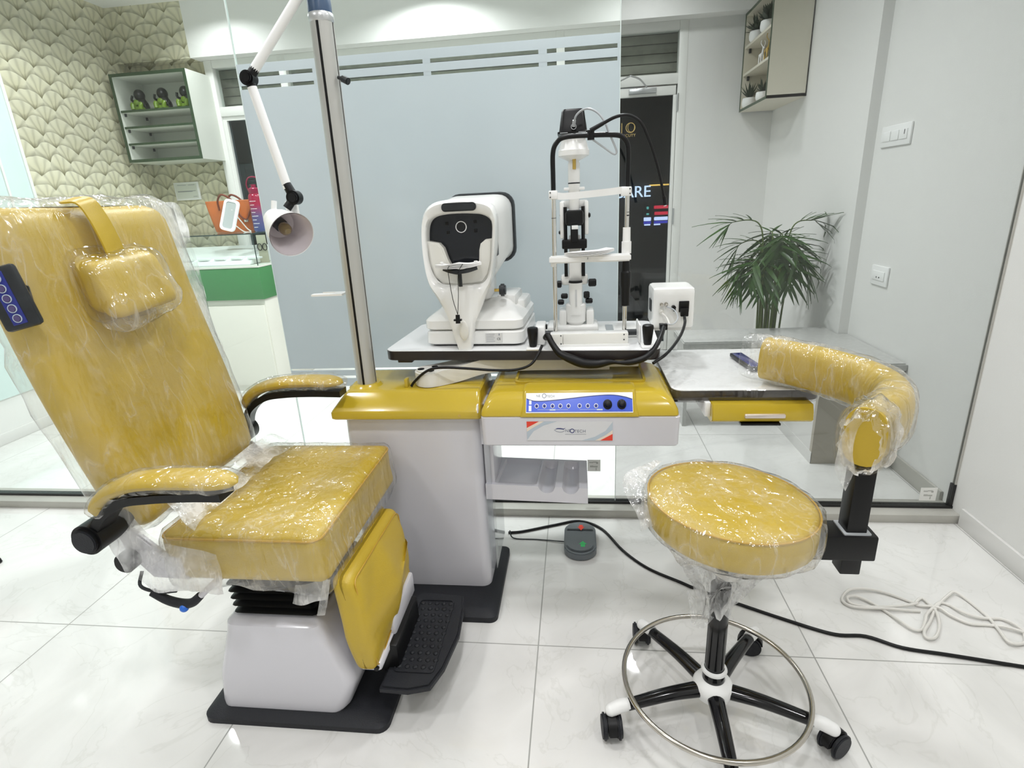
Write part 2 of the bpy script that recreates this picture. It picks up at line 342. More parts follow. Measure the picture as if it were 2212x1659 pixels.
    def loft(s, loops, caps=True):
        t = bmesh.new(); rings = [[t.verts.new(p) for p in lp] for lp in loops]; n = len(loops[0])
        for a, b in zip(rings, rings[1:]):
            for k in range(n): t.faces.new((a[k], a[(k + 1) % n], b[(k + 1) % n], b[k]))
        if caps: t.faces.new(rings[0][::-1]); t.faces.new(rings[-1])
        bmesh.ops.recalc_face_normals(t, faces=t.faces)
        return s._merge(t)
    def cushion(s, c, h, r, n=12, fn=None, mtx=None):
        # dense rounded box, half sizes h, corner radius r, optional shaping function
        t = bmesh.new(); bmesh.ops.create_cube(t, size=2)
        bmesh.ops.subdivide_edges(t, edges=t.edges[:], cuts=n, use_grid_fill=True)
        for v in t.verts:
            p = Vector((v.co.x * h[0], v.co.y * h[1], v.co.z * h[2]))
            q = Vector([max(-(h[i] - r), min(h[i] - r, p[i])) for i in range(3)])
            d = p - q
            if d.length > 1e-9: p = q + d.normalized() * r
            v.co = p
        if fn:
            for v in t.verts: v.co = fn(v.co.copy())
        return s._merge(t, (mtx if mtx is not None else Matrix.Translation(c)))
    def crumple(s, margin, amp, scale=9, seed=0, f=None):
        # push the surface out along its normals with folded noise: a loose plastic skin
        s.bm.normal_update(); o = Vector((seed * 3.1, seed * 1.7, seed))
        for v, nrm in [(v, v.normal.copy()) for v in s.bm.verts]:
            p = v.co * scale + o
            a = 1 - abs(noise.noise(p)) * 2; b = noise.noise(p * 2.3)
            v.co += nrm * (margin + amp * (.6 * a + .4 * b))
            if f: v.co = f(v.co.copy())
        return s
    def obj(s, name, m, parent=None, origin=None, smooth=True, sub=0, thick=0, ang=38):
        bm = s.bm; bm.normal_update()
        if smooth:
            for f in bm.faces: f.smooth = True
            for e in bm.edges:
                if len(e.link_faces) == 2 and e.calc_face_angle(0) > math.radians(ang): e.smooth = False
        xs = [v.co for v in bm.verts]
        lo = Vector([min(v[i] for v in xs) for i in range(3)]); hi = Vector([max(v[i] for v in xs) for i in range(3)])
        og = Vector(origin) if origin is not None else Vector(((lo.x + hi.x) / 2, (lo.y + hi.y) / 2, lo.z))
        bmesh.ops.translate(bm, vec=-og, verts=bm.verts)
        me = bpy.data.meshes.new(name); bm.to_mesh(me); bm.free()
        for k in (m if isinstance(m, (list, tuple)) else [m]): me.materials.append(k)
        o = bpy.data.objects.new(name, me); COL.objects.link(o)
        ORG[o.name] = og
        if parent is not None: o.parent = parent; o.location = og - ORG[parent.name]
        else: o.location = og
        if thick: md = o.modifiers.new('t', 'SOLIDIFY'); md.thickness = thick
        if sub: md = o.modifiers.new('s', 'SUBSURF'); md.levels = sub; md.render_levels = sub
        return o
def spline(P, sub, closed=False):
    out = []; n = len(P)
    rng = range(n if closed else n - 1)
    for i in rng:
        p1 = P[i]; p2 = P[(i + 1) % n]
        p0 = P[(i - 1) % n] if (closed or i) else p1 * 2 - p2
        p3 = P[(i + 2) % n] if (closed or i + 2 < n) else p2 * 2 - p1
        for k in range(sub):
            t = k / sub; a = .5 * (2 * p1 + (p2 - p0) * t + (2 * p0 - 5 * p1 + 4 * p2 - p3) * t * t + (3 * p1 - p0 - 3 * p2 + p3) * t ** 3)
            out.append(a)
    if not closed: out.append(P[-1])
    return out
def smooth2(pts, sub=5):
    return [(p.x, p.y) for p in spline([Vector((a, b, 0)) for a, b in pts], sub, True)]
def rrect(x0, x1, y0, y1, r, n=5):
    o = []
    for cx, cy, a in ((x1 - r, y1 - r, 0), (x0 + r, y1 - r, 90), (x0 + r, y0 + r, 180), (x1 - r, y0 + r, 270)):
        for k in range(n + 1):
            t = math.radians(a + 90 * k / n); o.append((cx + r * math.cos(t), cy + r * math.sin(t)))
    return o
def thing(name, label, cat, loc, group=None):
    o = bpy.data.objects.new(name, None); o.empty_display_size = .05; COL.objects.link(o); o.location = loc; ORG[o.name] = Vector(loc)
    return tag(o, label, cat, group)
def tag(o, label, cat, group=None):
    o['label'] = label; o['category'] = cat
    if group: o['group'] = group
    return o
def struct(o): o['kind'] = 'structure'; return o
def text(name, body, size, m, parent, mtx, thick=.0006, spacing=1, align='CENTER'):
    c = bpy.data.curves.new('f', 'FONT'); c.body = body; c.size = size; c.extrude = thick; c.align_x = align; c.align_y = 'CENTER'; c.space_character = spacing
    t = bpy.data.objects.new('t', c); COL.objects.link(t); bpy.context.view_layer.update()
    me = bpy.data.meshes.new_from_object(t.evaluated_get(bpy.context.evaluated_depsgraph_get())); bpy.data.objects.remove(t); bpy.data.curves.remove(c)
    b = MB(); b.bm.from_mesh(me); bpy.data.meshes.remove(me); bmesh.ops.transform(b.bm, matrix=mtx, verts=b.bm.verts)
    for f in b.bm.faces: f.material_index = 0
    return b.obj(name, m, parent, smooth=False)
FACE = Matrix.Rotation(PI / 2, 4, 'X')          # text standing upright, facing the viewer (-Y)
# ------------------------------------------------------------------ the room
XL, XR, XF, YP, YS, ZC, YB, ZB = -3.57, 1.49, 1.44, 2.147, 4.70, 2.84, 4.56, 2.46
def slab(name, m, *b, bev=0): return struct(MB().box(*b, bev=bev).obj(name, m))
slab('floor', FLOOR, XL - .2, XR + .2, -2.4, 5.0, -.1, 0)
slab('ceiling', CEIL, XL - .2, XR + .2, -2.4, 5.0, ZC, ZC + .1)
slab('wall_front', WALL, XL - .2, XR + .2, -2.4, -2.2, 0, ZC)
slab('wall_left', WALL, XL - .2, XL, -2.2, 3.52, 0, ZC)
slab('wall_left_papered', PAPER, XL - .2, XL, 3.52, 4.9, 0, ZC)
slab('wall_right', WALL, XR, XR + .2, -2.2, 3.19, 0, ZC)
slab('wall_right_far', WALL, XF, XR + .2, 3.19, 4.9, 0, ZC)
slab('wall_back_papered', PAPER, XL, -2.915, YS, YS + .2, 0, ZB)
slab('wall_back', WALL, .815, XF, YS - .03, YS + .2, 0, ZB)
slab('wall_back_beam', WALL, -2.945, XF, YB, YS + .2, ZB, ZC)
slab('wall_back_beam_papered', PAPER, XL, -2.945, YB, YS + .2, ZB, ZC)
slab('trim_1', TEAL, XL, XL + .012, 2.24, 3.50, .27, ZC - .02, bev=.003)      # glossy glass cladding on the left wall
slab('trim_2', FRAME, XL, XL + .018, 3.50, 3.52, .0, ZC - .02)
slab('trim_3', FRAME, XL + .012, XL + .02, 3.33, 3.345, .27, ZC - .02)
slab('baseboard_left', SKIRT, XL, XL + .014, 2.24, 3.5, 0, .07, bev=.003)
slab('baseboard_right', SKIRT, XR - .013, XR, -2.2, 2.07, 0, .075, bev=.003)
slab('baseboard_right_far', SKIRTG, XR - .013, XR, 2.20, 2.60, 0, .075, bev=.003)
slab('baseboard_left_near', SKIRT, XL, XL + .014, -2.2, 2.07, 0, .075, bev=.003)
# partition: stone channel, black gasket, three panes
slab('trim_4', SKIRTG, XL, XR, 2.078, 2.205, 0, .036, bev=.003)
slab('trim_5', BLACKG, XL, XR, 2.132, 2.162, .036, .046)
slab('trim_6', BLACKG, XR - .012, XR, 2.136, 2.158, .046, .14)
slab('trim_7', SKIRTG, XR - .006, XR, 2.138, 2.156, .14, ZC)
p1 = slab('window_1', GLASS, XL, -1.2165, YP - .005, YP + .005, .046, ZC)
p2 = slab('window_2', GLASS, -1.2125, .1525, YP - .005, YP + .005, .046, ZC)
p3 = slab('window_3', GLASS_R, .1555, XR - .006, YP - .005, YP + .005, .046, ZC)
slab('trim_8', GLASSEDGE, -1.2163, -1.2127, YP - .0045, YP + .0045, .046, ZC)
slab('trim_9', GLASSEDGE, .1527, .1553, YP - .0045, YP + .0045, .046, ZC)
ff = MB()
for z0, z1 in ((.582, .617), (.628, .653), (.661, 1.726), (1.738, 1.764), (1.777, 1.808)): ff.box(-1.2125, .1525, YP - .0066, YP - .0052, z0, z1)
for z0, z1 in ((.617, .628), (.653, .661), (1.726, 1.738), (1.764, 1.777)):
    for a, b in ((-.929, -.900), (-.525, -.498), (-.121, -.092), (.144, .1525)): ff.box(a, b, YP - .0066, YP - .0052, z0, z1)
ff.obj('frosted_film', FROST, p2)
# storefront
fr = MB()
for a, b, c, d in ((-2.915, -2.85, 0, ZB), (.755, .815, 0, ZB), (-2.30, -2.24, 0, ZB), (-.13, -.07, 0, ZB), (-2.85, .755, 2.405, ZB), (-2.85, .755, 2.055, 2.125), (-2.85, -.13, 0, .12)):
    fr.box(a, b, YS - .03 - (.004 if b - a < .1 else 0), YS + .06 - (.004 if b - a < .1 else 0), c, d, bev=.003)
win = struct(fr.obj('window_4', FRAME))
for a, b, c, d in ((-2.85, -2.30, .12, 2.055), (-2.24, -.13, .12, 2.055)): MB().box(a, b, YS + .01, YS + .016, c, d).obj('pane', GLASS_D, win)
for a, b, c, d in ((-2.85, -2.30, 2.125, 2.405), (-2.24, -.13, 2.125, 2.405), (-.07, .755, 2.125, 2.405)): MB().box(a, b, YS + .01, YS + .016, c, d).obj('pane', GLASS, win)
bd = MB()
for a, b, c, d in ((-2.85, -2.30, .12, 2.055),):
    bd.box(a, a + .03, YS - .015, YS + .04, c, d); bd.box(b - .03, b, YS - .015, YS + .04, c, d); bd.box(a + .03, b - .03, YS - .015, YS + .04, d - .03, d)
bd.obj('glazing_bead', FRAME, win)
sl = MB()
for k in range(6):
    z = 2.10 + k * .065; sl.box(-2.95, .80, YS + .16, YS + .18, z + .004, z + .065, bev=.006)
struct(sl.obj('window_5', SLAT))
dr = MB()
dr.box(-.06, .745, YS - .02, YS + .025, 1.985, 2.048, bev=.003).box(.727, .752, YS - .02, YS + .025, .0, 1.985, bev=.003).box(-.06, .0, YS - .02, YS + .025, 0, 1.985, bev=.003).box(0, .727, YS - .02, YS + .025, .004, .10, bev=.003)
door = struct(dr.obj('door_1', FRAME))
MB().box(0, .727, YS, YS + .006, .10, 1.985).obj('pane', GLASS_D, door)
dc = MB().box(.40, .60, YS - .06, YS - .02, 2.000, 2.035, bev=.004).obj('door_closer', ALU, door)
MB().tube([(.53, YS - .05, 2.04), (.47, YS - .12, 2.085), (.40, YS - .16, 2.105)], .006, sub=3).tube([(.40, YS - .16, 2.105), (.30, YS - .05, 2.08)], .005, sub=2).box(.27, .33, YS - .045, YS - .03, 2.07, 2.09).obj('closer_arm', ALU, dc)
for z in (1.93, 1.12): MB().cyl((.757, YS - .035, z - .06), (.757, YS - .035, z + .06), .008).obj('hinge', ALU, door)
lg = MB().ring([(.42 + .036 * math.cos(t), 1.78 + .036 * math.sin(t)) for t in [2 * PI * k / 32 for k in range(32)]], [(.42 + .031 * math.cos(t), 1.78 + .031 * math.sin(t)) for t in [2 * PI * k / 32 for k in range(32)]], YS - .005, YS - .001)
lg.ring([(.425 + .026 * math.cos(t), 1.782 + .034 * math.sin(t)) for t in [2 * PI * k / 32 for k in range(32)]], [(.425 + .023 * math.cos(t), 1.782 + .031 * math.sin(t)) for t in [2 * PI * k / 32 for k in range(32)]], YS - .005, YS - .001)
lg.box(.352, .357, YS - .005, YS - .001, 1.745, 1.815)
lg.obj('door_emblem', GOLD, door)
text('door_lettering', 'UCUTY', .028, GOLD, door, Matrix.Translation((.41, YS - .003, 1.725)) @ FACE, spacing=1.1)
# outside, at night
slab('wall_outside', NIGHT, -14, 14, 9.06, 9.2, -1, 8)
slab('floor_outside', NIGHT, -14, 14, 5.0, 9.06, -.25, -.2)
o = text('shop_sign', 'CARE', .23, glow('sign_white', (.75, .82, 1), 5), None, Matrix.Translation((.84, 9.0, 1.325)) @ FACE, thick=.02)
tag(o, 'lit white CARE lettering across the street, seen through the dark door', 'sign')
tag(MB().box(1.10, 1.42, 9.0, 9.05, 1.405, 1.425, bev=.004).obj('strip_light', glow('amber_tube', (1, .55, .12), 5)), 'thin amber light bar outside beyond the dark door glass', 'light')
ls = thing('led_board', 'small red, teal and white lit shop board outside beyond the door', 'sign', (1.2, 9.0, .55))
MB().box(1.02, 1.45, 9.03, 9.06, .70, 1.14).obj('board', NIGHT, ls)
tl = glow('led_teal', (.25, .9, .8), 2); rl = glow('led_red', (1, .04, .08), 3); wl = glow('led_white', (.7, .72, 1), 5); bl = glow('led_blue', (.1, .1, .9), 2)
MB().box(1.07, 1.10, 9.01, 9.03, 1.075, 1.11).obj('teal_row', tl, ls)
MB().box(1.07, 1.105, 9.01, 9.03, .99, 1.015).obj('teal_row', tl, ls)
MB().box(1.18, 1.415, 9.01, 9.03, 1.075, 1.12).obj('red_row', rl, ls)
MB().box(1.19, 1.425, 9.01, 9.03, .985, 1.03).obj('red_row', rl, ls)
MB().box(1.03, 1.14, 9.01, 9.03, .90, .955, bev=.01).box(1.185, 1.41, 9.01, 9.03, .905, .955, bev=.01).box(1.04, 1.13, 9.01, 9.03, .835, .855).box(1.185, 1.28, 9.01, 9.03, .835, .855).obj('white_row', wl, ls)
MB().box(1.03, 1.14, 9.012, 9.03, .86, .895).box(1.185, 1.41, 9.012, 9.03, .86, .895).obj('blue_row', bl, ls)
# stickers on the glass
def sticker(x, z, w_, h_, lab):
    t = thing('glass_sticker', lab, 'sticker', (x, YP - .0055, z), 'stickers on the glass')
    MB().box(x - w_ / 2, x + w_ / 2, YP - .0065, YP - .0052, z - h_ / 2, z + h_ / 2).obj('backing', mat('sticker_pale', (.80, .80, .77), .5), t)
    b = MB()
    for dx, dz, sx, sz in ((-.012, .014, .008, .005), (.004, .016, .009, .004), (.013, .012, .004, .008), (-.010, -.004, .007, .008), (.006, -.005, .009, .006), (.009, -.016, .002, .012)):
        b.box(x + dx - sx, x + dx + sx, YP - .0072, YP - .0066, z + dz - sz / 2, z + dz + sz / 2)
    b.obj('print', mat('sticker_grey', (.48, .48, .45), .6), t)
sticker(.064, .214, .054, .054, 'small square grey sticker on the glass pane right of the white cup tray')
sticker(1.395, .095, .062, .058, 'small white sticker low on the glass near the right wall skirting')
# switches on the right wall (x = 1.49, facing -X)
def plate(y0, y1, z0, z1, lab, kind):
    t = thing('switch_plate' if kind else 'wall_socket', lab, 'switch' if kind else 'socket', (XR, (y0 + y1) / 2, z0))
    MB().box(XR - .010, XR, y0, y1, z0, z1, bev=.004).obj('cover', WHITE, t)
    b = MB(); n = 3 if kind else 1; w_ = (y1 - y0 - .04) / n
    for k in range(n): b.box(XR - .014, XR - .009, y0 + .02 + k * w_ + .003, y0 + .02 + (k + 1) * w_ - .003, z0 + .025, z1 - .025, bev=.002)
    b.obj('rocker', WHITE, t)
    b = MB()
    if kind: b.box(XR - .0148, XR - .0138, y0 + .04, y0 + .045, z0 + .045, z0 + .065)
    else: b.cyl((XR - .0148, (y0 + y1) / 2 - .012, z0 + .04), (XR - .0135, (y0 + y1) / 2 - .012, z0 + .04), .004).cyl((XR - .0148, (y0 + y1) / 2 + .012, z0 + .04), (XR - .0135, (y0 + y1) / 2 + .012, z0 + .04), .004)
    b.obj('marking', CHAR, t)
plate(2.865, 3.12, 1.452, 1.545, 'wide white switch plate on the right wall behind the glass', 1)
plate(2.865, 3.02, .81, .905, 'small square white wall socket right of the palm', 0)
# ------------------------------------------------------------------ examination chair
ch = thing('examination_chair', 'mustard yellow patient examination chair wrapped in clear plastic, on a white pedestal', 'chair', (-.80, 1.28, 0))
MB().prism(rrect(-1.015, -.50, 1.028, 1.43, .03), 0, .016, 'xy').loft([[(x, y, z) for x, y in rrect(-1.015 + i, -.50 - i, 1.028 + i, 1.43 - i, .03)] for i, z in ((0, .016), (.022, .032))]).obj('base_plate', BLKM, ch)
lp = []
for z, x0, x1, y0, y1, r in ((.032, -.972, -.625, 1.055, 1.42, .03), (.045, -.974, -.612, 1.053, 1.42, .035), (.125, -.962, -.585, 1.055, 1.42, .03), (.15, -.957, -.590, 1.057, 1.42, .03), (.272, -.918, -.640, 1.062, 1.412, .03), (.297, -.914, -.652, 1.064, 1.41, .03), (.308, -.902, -.672, 1.078, 1.40, .02)):
    lp.append([(x, y, z) for x, y in rrect(x0, x1, y0, y1, r)])
ped = MB().loft(lp).obj('pedestal', WHT, ch)
MB().cyl((-.578, 1.20, .06), (-.572, 1.20, .061), .006).obj('screw', CHROME, ped)
lp = []
for k in range(15):
    i = .0 if k % 2 else .016
    z = .308 + k * .0106; f = k * .0007
    lp.append([(x, y, z) for x, y in rrect(-.893 - f + i, -.665 - i, 1.085 + i, 1.38 - i, .012, 2)])
MB().loft(lp).obj('bellows', BLK, ch)
MB().box(-.95, -.62, 1.06, 1.50, .452, .476, bev=.008).obj('seat_frame', WHT, ch)
# seat cushion with piping
def seat_fn(p):
    q = Vector((p.x - .785, p.y + 1.275, p.z + .527))
    u = (q.x + .785) / .2; v = (q.y - 1.275) / .255
    if p.z > 0: q.z += -.014 * max(0, 1 - u * u) * max(0, 1 - v * v) + .006
    if p.z < 0: q.x += .008 * p.z / .06 * (1 if p.x < 0 else -1); 
    return q
def seat_mb(g=0): return MB().cushion(None, (.20 + g, .258 + g, .064 + g), .028 + g, 18, seat_fn, Matrix.Identity(4))
seat = seat_mb().obj('seat', YEL, ch)
MB().tube([(x - .785, y + 1.275, .583) for x, y in rrect(-.199, .199, -.257, .257, .03)], .0028, 6, True, 1).obj('piping', PIPE, seat)
sw = seat_mb(.004).crumple(.004, .006, 13, 1)
for v in sw.bm.verts:
    if v.co.z < .475: v.co.z -= .018 + .03 * noise.noise(v.co * 9)
sw.obj('plastic_wrap', WRAP, seat)
# backrest: leaning back, rounded top, narrowing to the bottom
def back_fn(p):
    v = p.z / .37; yk = p.y / .265
    w_ = 1 - .10 * max(0, -v) ** 2 - .05 * max(0, v) ** 3
    x = p.x + .016 * (1 - yk * yk) * (1 if p.x < 0 else -.6) - .012 * math.sin((v + .2) * 2.4)
    return Vector((-1.128 - .062 * v + x, 1.268 + p.y * w_ + .004 * v, .962 + p.z))
def back_mb(g=0): return MB().cushion(None, (.058 + g, .265 + g, .37 + g), .052 + g, 20, back_fn, Matrix.Identity(4))
back = back_mb().obj('backrest', YEL, ch)
bw = back_mb(.006).crumple(.004, .009, 8, 3)
for v in bw.bm.verts:       # the loose bag sags past the cushion on the far side and at the top
    q = v.co
    k = max(0, (q.y - 1.44) / .09); t = max(0, min(1, (q.z - .78) / .5))
    q.y += .045 * k * t * (1 + .7 * noise.noise(q * 7)); q.x -= .02 * k * t
    if q.z > 1.29: q.z += .012 * (1 + noise.noise(q * 11))
    if q.y < 1.04 and q.z < 1.05: q.y -= .008 * (1 + noise.noise(q * 9)); q.x -= .006
bw.obj('plastic_wrap', WRAP, back)
def flap(nm, pts, seed, par, m, amp=.012, nx=14, ny=26):
    # a loose fold of polythene between two edge curves
    A = spline([Vector(p) for p in pts[0]], 6); B = spline([Vector(p) for p in pts[1]], 6)
    n = min(len(A), len(B)); t = bmesh.new(); g = []
    for i in range(n):
        row = []
        for j in range(nx + 1):
            p = A[i].lerp(B[i], j / nx); q = p * 16 + Vector((seed, seed, 0))
            p += Vector((noise.noise(q), noise.noise(q + Vector((9, 0, 0))), noise.noise(q + Vector((0, 9, 0))))) * amp * (.3 + .7 * j / nx)
            row.append(t.verts.new(p))
        g.append(row)
    for i in range(n - 1):
        for j in range(nx): t.faces.new((g[i][j], g[i][j + 1], g[i + 1][j + 1], g[i + 1][j]))
    b = MB(); b._merge(t); return b.obj(nm, m, par)
flap('plastic_flap', ([(-1.17, 1.50, 1.325), (-1.17, 1.53, 1.27), (-1.15, 1.535, 1.15), (-1.12, 1.53, 1.0), (-1.09, 1.525, .85), (-1.06, 1.51, .70)], [(-1.19, 1.52, 1.345), (-1.17, 1.605, 1.325), (-1.15, 1.60, 1.17), (-1.12, 1.575, 1.0), (-1.09, 1.56, .85), (-1.07, 1.52, .68)]), 2, back, WRAPL)
flap('plastic_flap', ([(-1.09, 1.06, .70), (-1.02, 1.02, .62), (-.98, 1.01, .585), (-.93, 1.01, .57), (-.88, 1.012, .56), (-.84, 1.012, .55)], [(-1.09, .985, .66), (-1.06, .965, .60), (-1.03, .965, .52), (-.97, .97, .47), (-.90, .985, .455), (-.83, 1.0, .455)]), 5, seat, WRAPL, .016)
flap('plastic_flap', ([(-.66, 1.015, .47), (-.63, 1.02, .47), (-.60, 1.04, .47), (-.585, 1.07, .475)], [(-.675, 1.01, .42), (-.64, 1.005, .425), (-.615, 1.012, .425), (-.60, 1.03, .415)]), 8, seat, WRAPL, .01)
flap('plastic_tail', ([(-.598, 1.03, .475), (-.603, 1.022, .45), (-.611, 1.017, .42), (-.62, 1.012, .385)], [(-.580, 1.03, .475), (-.585, 1.022, .45), (-.592, 1.017, .42), (-.602, 1.012, .385)]), 3, seat, WRAPL, .004, 4)
flap('plastic_fold', ([(-1.02, 1.10, .66), (-.99, 1.20, .64), (-.985, 1.32, .635), (-.98, 1.44, .635), (-.975, 1.53, .63)], [(-.90, 1.03, .60), (-.89, 1.18, .612), (-.89, 1.30, .61), (-.89, 1.42, .612), (-.89, 1.535, .60)]), 11, seat, WRAPL, .014)
# headrest with its strap and bag
def head_fn(p):
    return Vector((-1.095 + p.x - .05 * p.z / .07 * .5, 1.252 + p.y, 1.162 + p.z + .05 * p.y - (.012 if p.x > 0 else 0)))
def head_mb(g=0): return MB().cushion(None, (.042 + g, .105 + g, .066 + g), .024 + g, 12, head_fn, Matrix.Identity(4))
head = head_mb().obj('headrest', YEL, ch)
hw = head_mb(.005).crumple(.005, .010, 15, 6)
for v in hw.bm.verts:
    if v.co.z < 1.10: v.co.z -= .014 * (1 + noise.noise(v.co * 13))
hw.obj('plastic_wrap', WRAP, head)
st = MB(); sv = [(-1.168, 1.228, 1.345), (-1.128, 1.232, 1.342), (-1.112, 1.238, 1.31), (-1.100, 1.243, 1.26), (-1.095, 1.25, 1.205)]
st.sweep(sv, [(-.028, -.002), (.028, -.002), (.028, .002), (-.028, .002)], up=(1, 0, .4), sub=5).obj('strap', YEL, head)
MB().sweep([(-1.108, 1.27, 1.09), (-1.100, 1.275, 1.03), (-1.094, 1.28, .985)], [(-.028, -.002), (.028, -.002), (.028, .002), (-.028, .002)], up=(1, 0, 0), sub=4).obj('strap_end', YEL, head)
# arms
SEC = [(.038 * math.cos(2 * PI * k / 20) * (1 if k % 20 else 1), .017 * math.sin(2 * PI * k / 20) + .004) for k in range(20)]
def arm(pth, under, seed):
    b = MB().sweep(pth, SEC, sub=10, scale=lambda t: min(1, .62 + 3.5 * t, (1 - max(0, (t - .86) / .14) ** 2.2) ** .5 + .02))
    pad = b.obj('armrest', YEL, ch)
    g = MB().sweep(pth, [(a * 1.10, c * 1.28 - .003) for a, c in SEC], sub=10, scale=lambda t: min(1, .66 + 3.5 * t, .6 + 5 * (1 - t)))
    g.crumple(.0015, .004, 20, seed).obj('plastic_wrap', WRAP, pad)
    MB().sweep(under, [(-.024, -.010), (.024, -.010), (.026, .009), (-.026, .009)], sub=8).obj('armrest_bracket', BLK, ch)
arm([(-1.0290, 0.9550, 0.6950), (-1.0120, 0.9550, 0.7280), (-0.9670, 0.9550, 0.7540), (-0.9070, 0.9550, 0.7680), (-0.8070, 0.9550, 0.7720), (-0.7020, 0.9550, 0.7680)],
    [(-1.0670, 0.9600, 0.6300), (-1.0220, 0.9570, 0.6900), (-0.9670, 0.9560, 0.7260), (-0.8970, 0.9550, 0.7380), (-0.8070, 0.9550, 0.7440), (-0.7320, 0.9550, 0.7450)], 21)
arm([(-1.0349, 1.5450, 0.7168), (-1.0183, 1.5450, 0.7508), (-0.9717, 1.5450, 0.7771), (-0.9037, 1.5450, 0.7907), (-0.8162, 1.5450, 0.7946), (-0.7142, 1.5450, 0.7907)],
    [(-1.0494, 1.5401, 0.6488), (-1.0300, 1.5431, 0.7071), (-0.9717, 1.5440, 0.7489), (-0.9037, 1.5450, 0.7606), (-0.8162, 1.5450, 0.7635), (-0.7191, 1.5450, 0.7615)], 22)
for y0, y1, yc in ((.925, 1.06, .93), (1.575, 1.48, 1.60)):
    hb = MB().cyl((-1.070, y0, .635), (-1.070, y1, .635), .036, bev=.006, n=32).obj('arm_pivot', BLK, ch)
    if yc < 1: MB().cyl((-1.070, .921, .635), (-1.070, .927, .635), .028, bev=.002, n=32).obj('pivot_cap', BLKM, hb)
MB().prism([(-1.085, .60), (-1.04, .605), (-.98, .545), (-.93, .535), (-.93, .47), (-1.02, .475), (-1.07, .54)], 1.015, 1.03, bev=.004).obj('side_frame', WHT, ch)
MB().prism([(-1.085, .60), (-1.04, .605), (-.98, .545), (-.93, .535), (-.93, .47), (-1.02, .475), (-1.07, .54)], 1.515, 1.53, bev=.004).obj('side_frame', WHT, ch)
MB().cyl((-1.06, .985, .532), (-1.06, 1.02, .532), .025, bev=.005).obj('recline_knob', BLK, ch)
MB().tube([(-1.05, 1.02, .49), (-1.045, 1.0, .462), (-1.0, 1.0, .447), (-.955, 1.0, .452)], .004).obj('release_wire', CHAR, ch)
lv = MB().tube([(-1.02, 1.0, .446), (-.985, 1.0, .425), (-.95, 1.0, .416), (-.922, 1.0, .42), (-.90, 1.005, .437)], lambda t: .0095 + .002 * math.sin(t * 3), 12).obj('height_lever', BLKM, ch)
MB().tube([(-.902, 1.005, .434), (-.88, 1.03, .452), (-.86, 1.08, .462)], .008).obj('lever_rod', WHT, lv)
MB().sph((-.940, .993, .410), .0105).obj('lever_button', mat('blue_button', (.02, .15, .65), .3), lv)
# padded leg rest and foot plate
def leg_fn(p):
    v = p.z / .125; u = p.y / .178
    x = p.x + (.030 * max(0, 1 - abs(u) - .9 * abs(v + .05)) if p.x > 0 else 0) - (.022 * max(0, abs(v) - .45) if p.x > 0 else 0)
    k = 1 - .16 * max(0, -v) ** 1.5
    return Vector((-.545 + x + .016 * (-v), 1.208 + p.y * k + .012 * v, .333 + p.z + .025 * (u if v < 0 else -.2 * u)))
lg_ = MB().cushion(None, (.034, .178, .125), .022, 18, leg_fn, Matrix.Identity(4)).obj('leg_rest', YEL, ch)
MB().tube([leg_fn(Vector((.0335, .177 * a, .124 * c))) for a, c in rrect(-.94, .94, -.92, .92, .12, 3)], .0018, 5, True, 1).obj('piping', PIPE, lg_)
sh = MB().box(-.575, -.535, 1.06, 1.35, .196, .40, bev=.012).box(-.56, -.50, 1.055, 1.34, .178, .206, bev=.01).obj('leg_rest_shell', WHT, ch)
MB().box(-.53, -.495, 1.16, 1.35, .19, .26, bev=.008).obj('hinge_plate', WHT, sh)
MB().cyl((-.512, 1.049, .192), (-.512, 1.057, .192), .006).obj('screw', BLK, sh)
ft = MB()
fo = [(-.515, 1.055), (-.44, 1.052), (-.385, 1.068), (-.362, 1.13), (-.345, 1.25), (-.352, 1.35), (-.365, 1.415), (-.50, 1.425), (-.515, 1.40)]
ft.prism(fo, .105, .128, 'xy', bev=.006)
ft.ring(rrect(-.495, -.385, 1.105, 1.385, .012), rrect(-.491, -.389, 1.109, 1.381, .010), .127, .131, 'xy')
for i in range(5):
    for j in range(11):
        ft.sph((-.483 + i * .022 + (j % 2) * .006, 1.125 + j * .0245, .128), .0075, (1, 1, .55), 8)
fto = ft.obj('foot_plate', BLKM, ch)
MB().box(-.53, -.48, 1.12, 1.32, .11, .20, bev=.008).obj('foot_plate_bracket', BLK, fto)
def circ0(cx, cz, r): return [(cx + r * math.cos(2 * PI * k / 24), cz + r * math.sin(2 * PI * k / 24)) for k in range(24)]
# control pad on the outer side of the backrest
def padM(p): return p
cp = MB().box(-.036, .036, -.008, .008, -.062, .062, bev=.008)
PM = Matrix.Translation((-1.108, .975, 1.160)) @ Matrix.Rotation(-.22, 4, 'Y') @ Matrix.Rotation(.25, 4, 'Z')
bmesh.ops.transform(cp.bm, matrix=PM, verts=cp.bm.verts); cpo = cp.obj('control_pad', CHAR, ch)
b = MB().box(-.014, .014, -.0095, -.0075, -.052, .052, bev=.001); bmesh.ops.transform(b.bm, matrix=PM, verts=b.bm.verts); b.obj('blue_strip', BLUED, cpo)
for k in range(5):
    b = MB().ring(circ0(0, -.040 + k * .020, .0085), circ0(0, -.040 + k * .020, .0070), -.0112, -.0092); bmesh.ops.transform(b.bm, matrix=PM, verts=b.bm.verts); b.obj('button_ring', GREYBL, cpo)
    b = MB().cyl((0, -.012, -.040 + k * .020), (0, -.009, -.040 + k * .020), .0062, n=16); bmesh.ops.transform(b.bm, matrix=PM, verts=b.bm.verts); b.obj('push_button', mat('button_violet', (.09, .07, .18), .2) if k == 0 else bpy.data.materials['button_violet'], cpo)
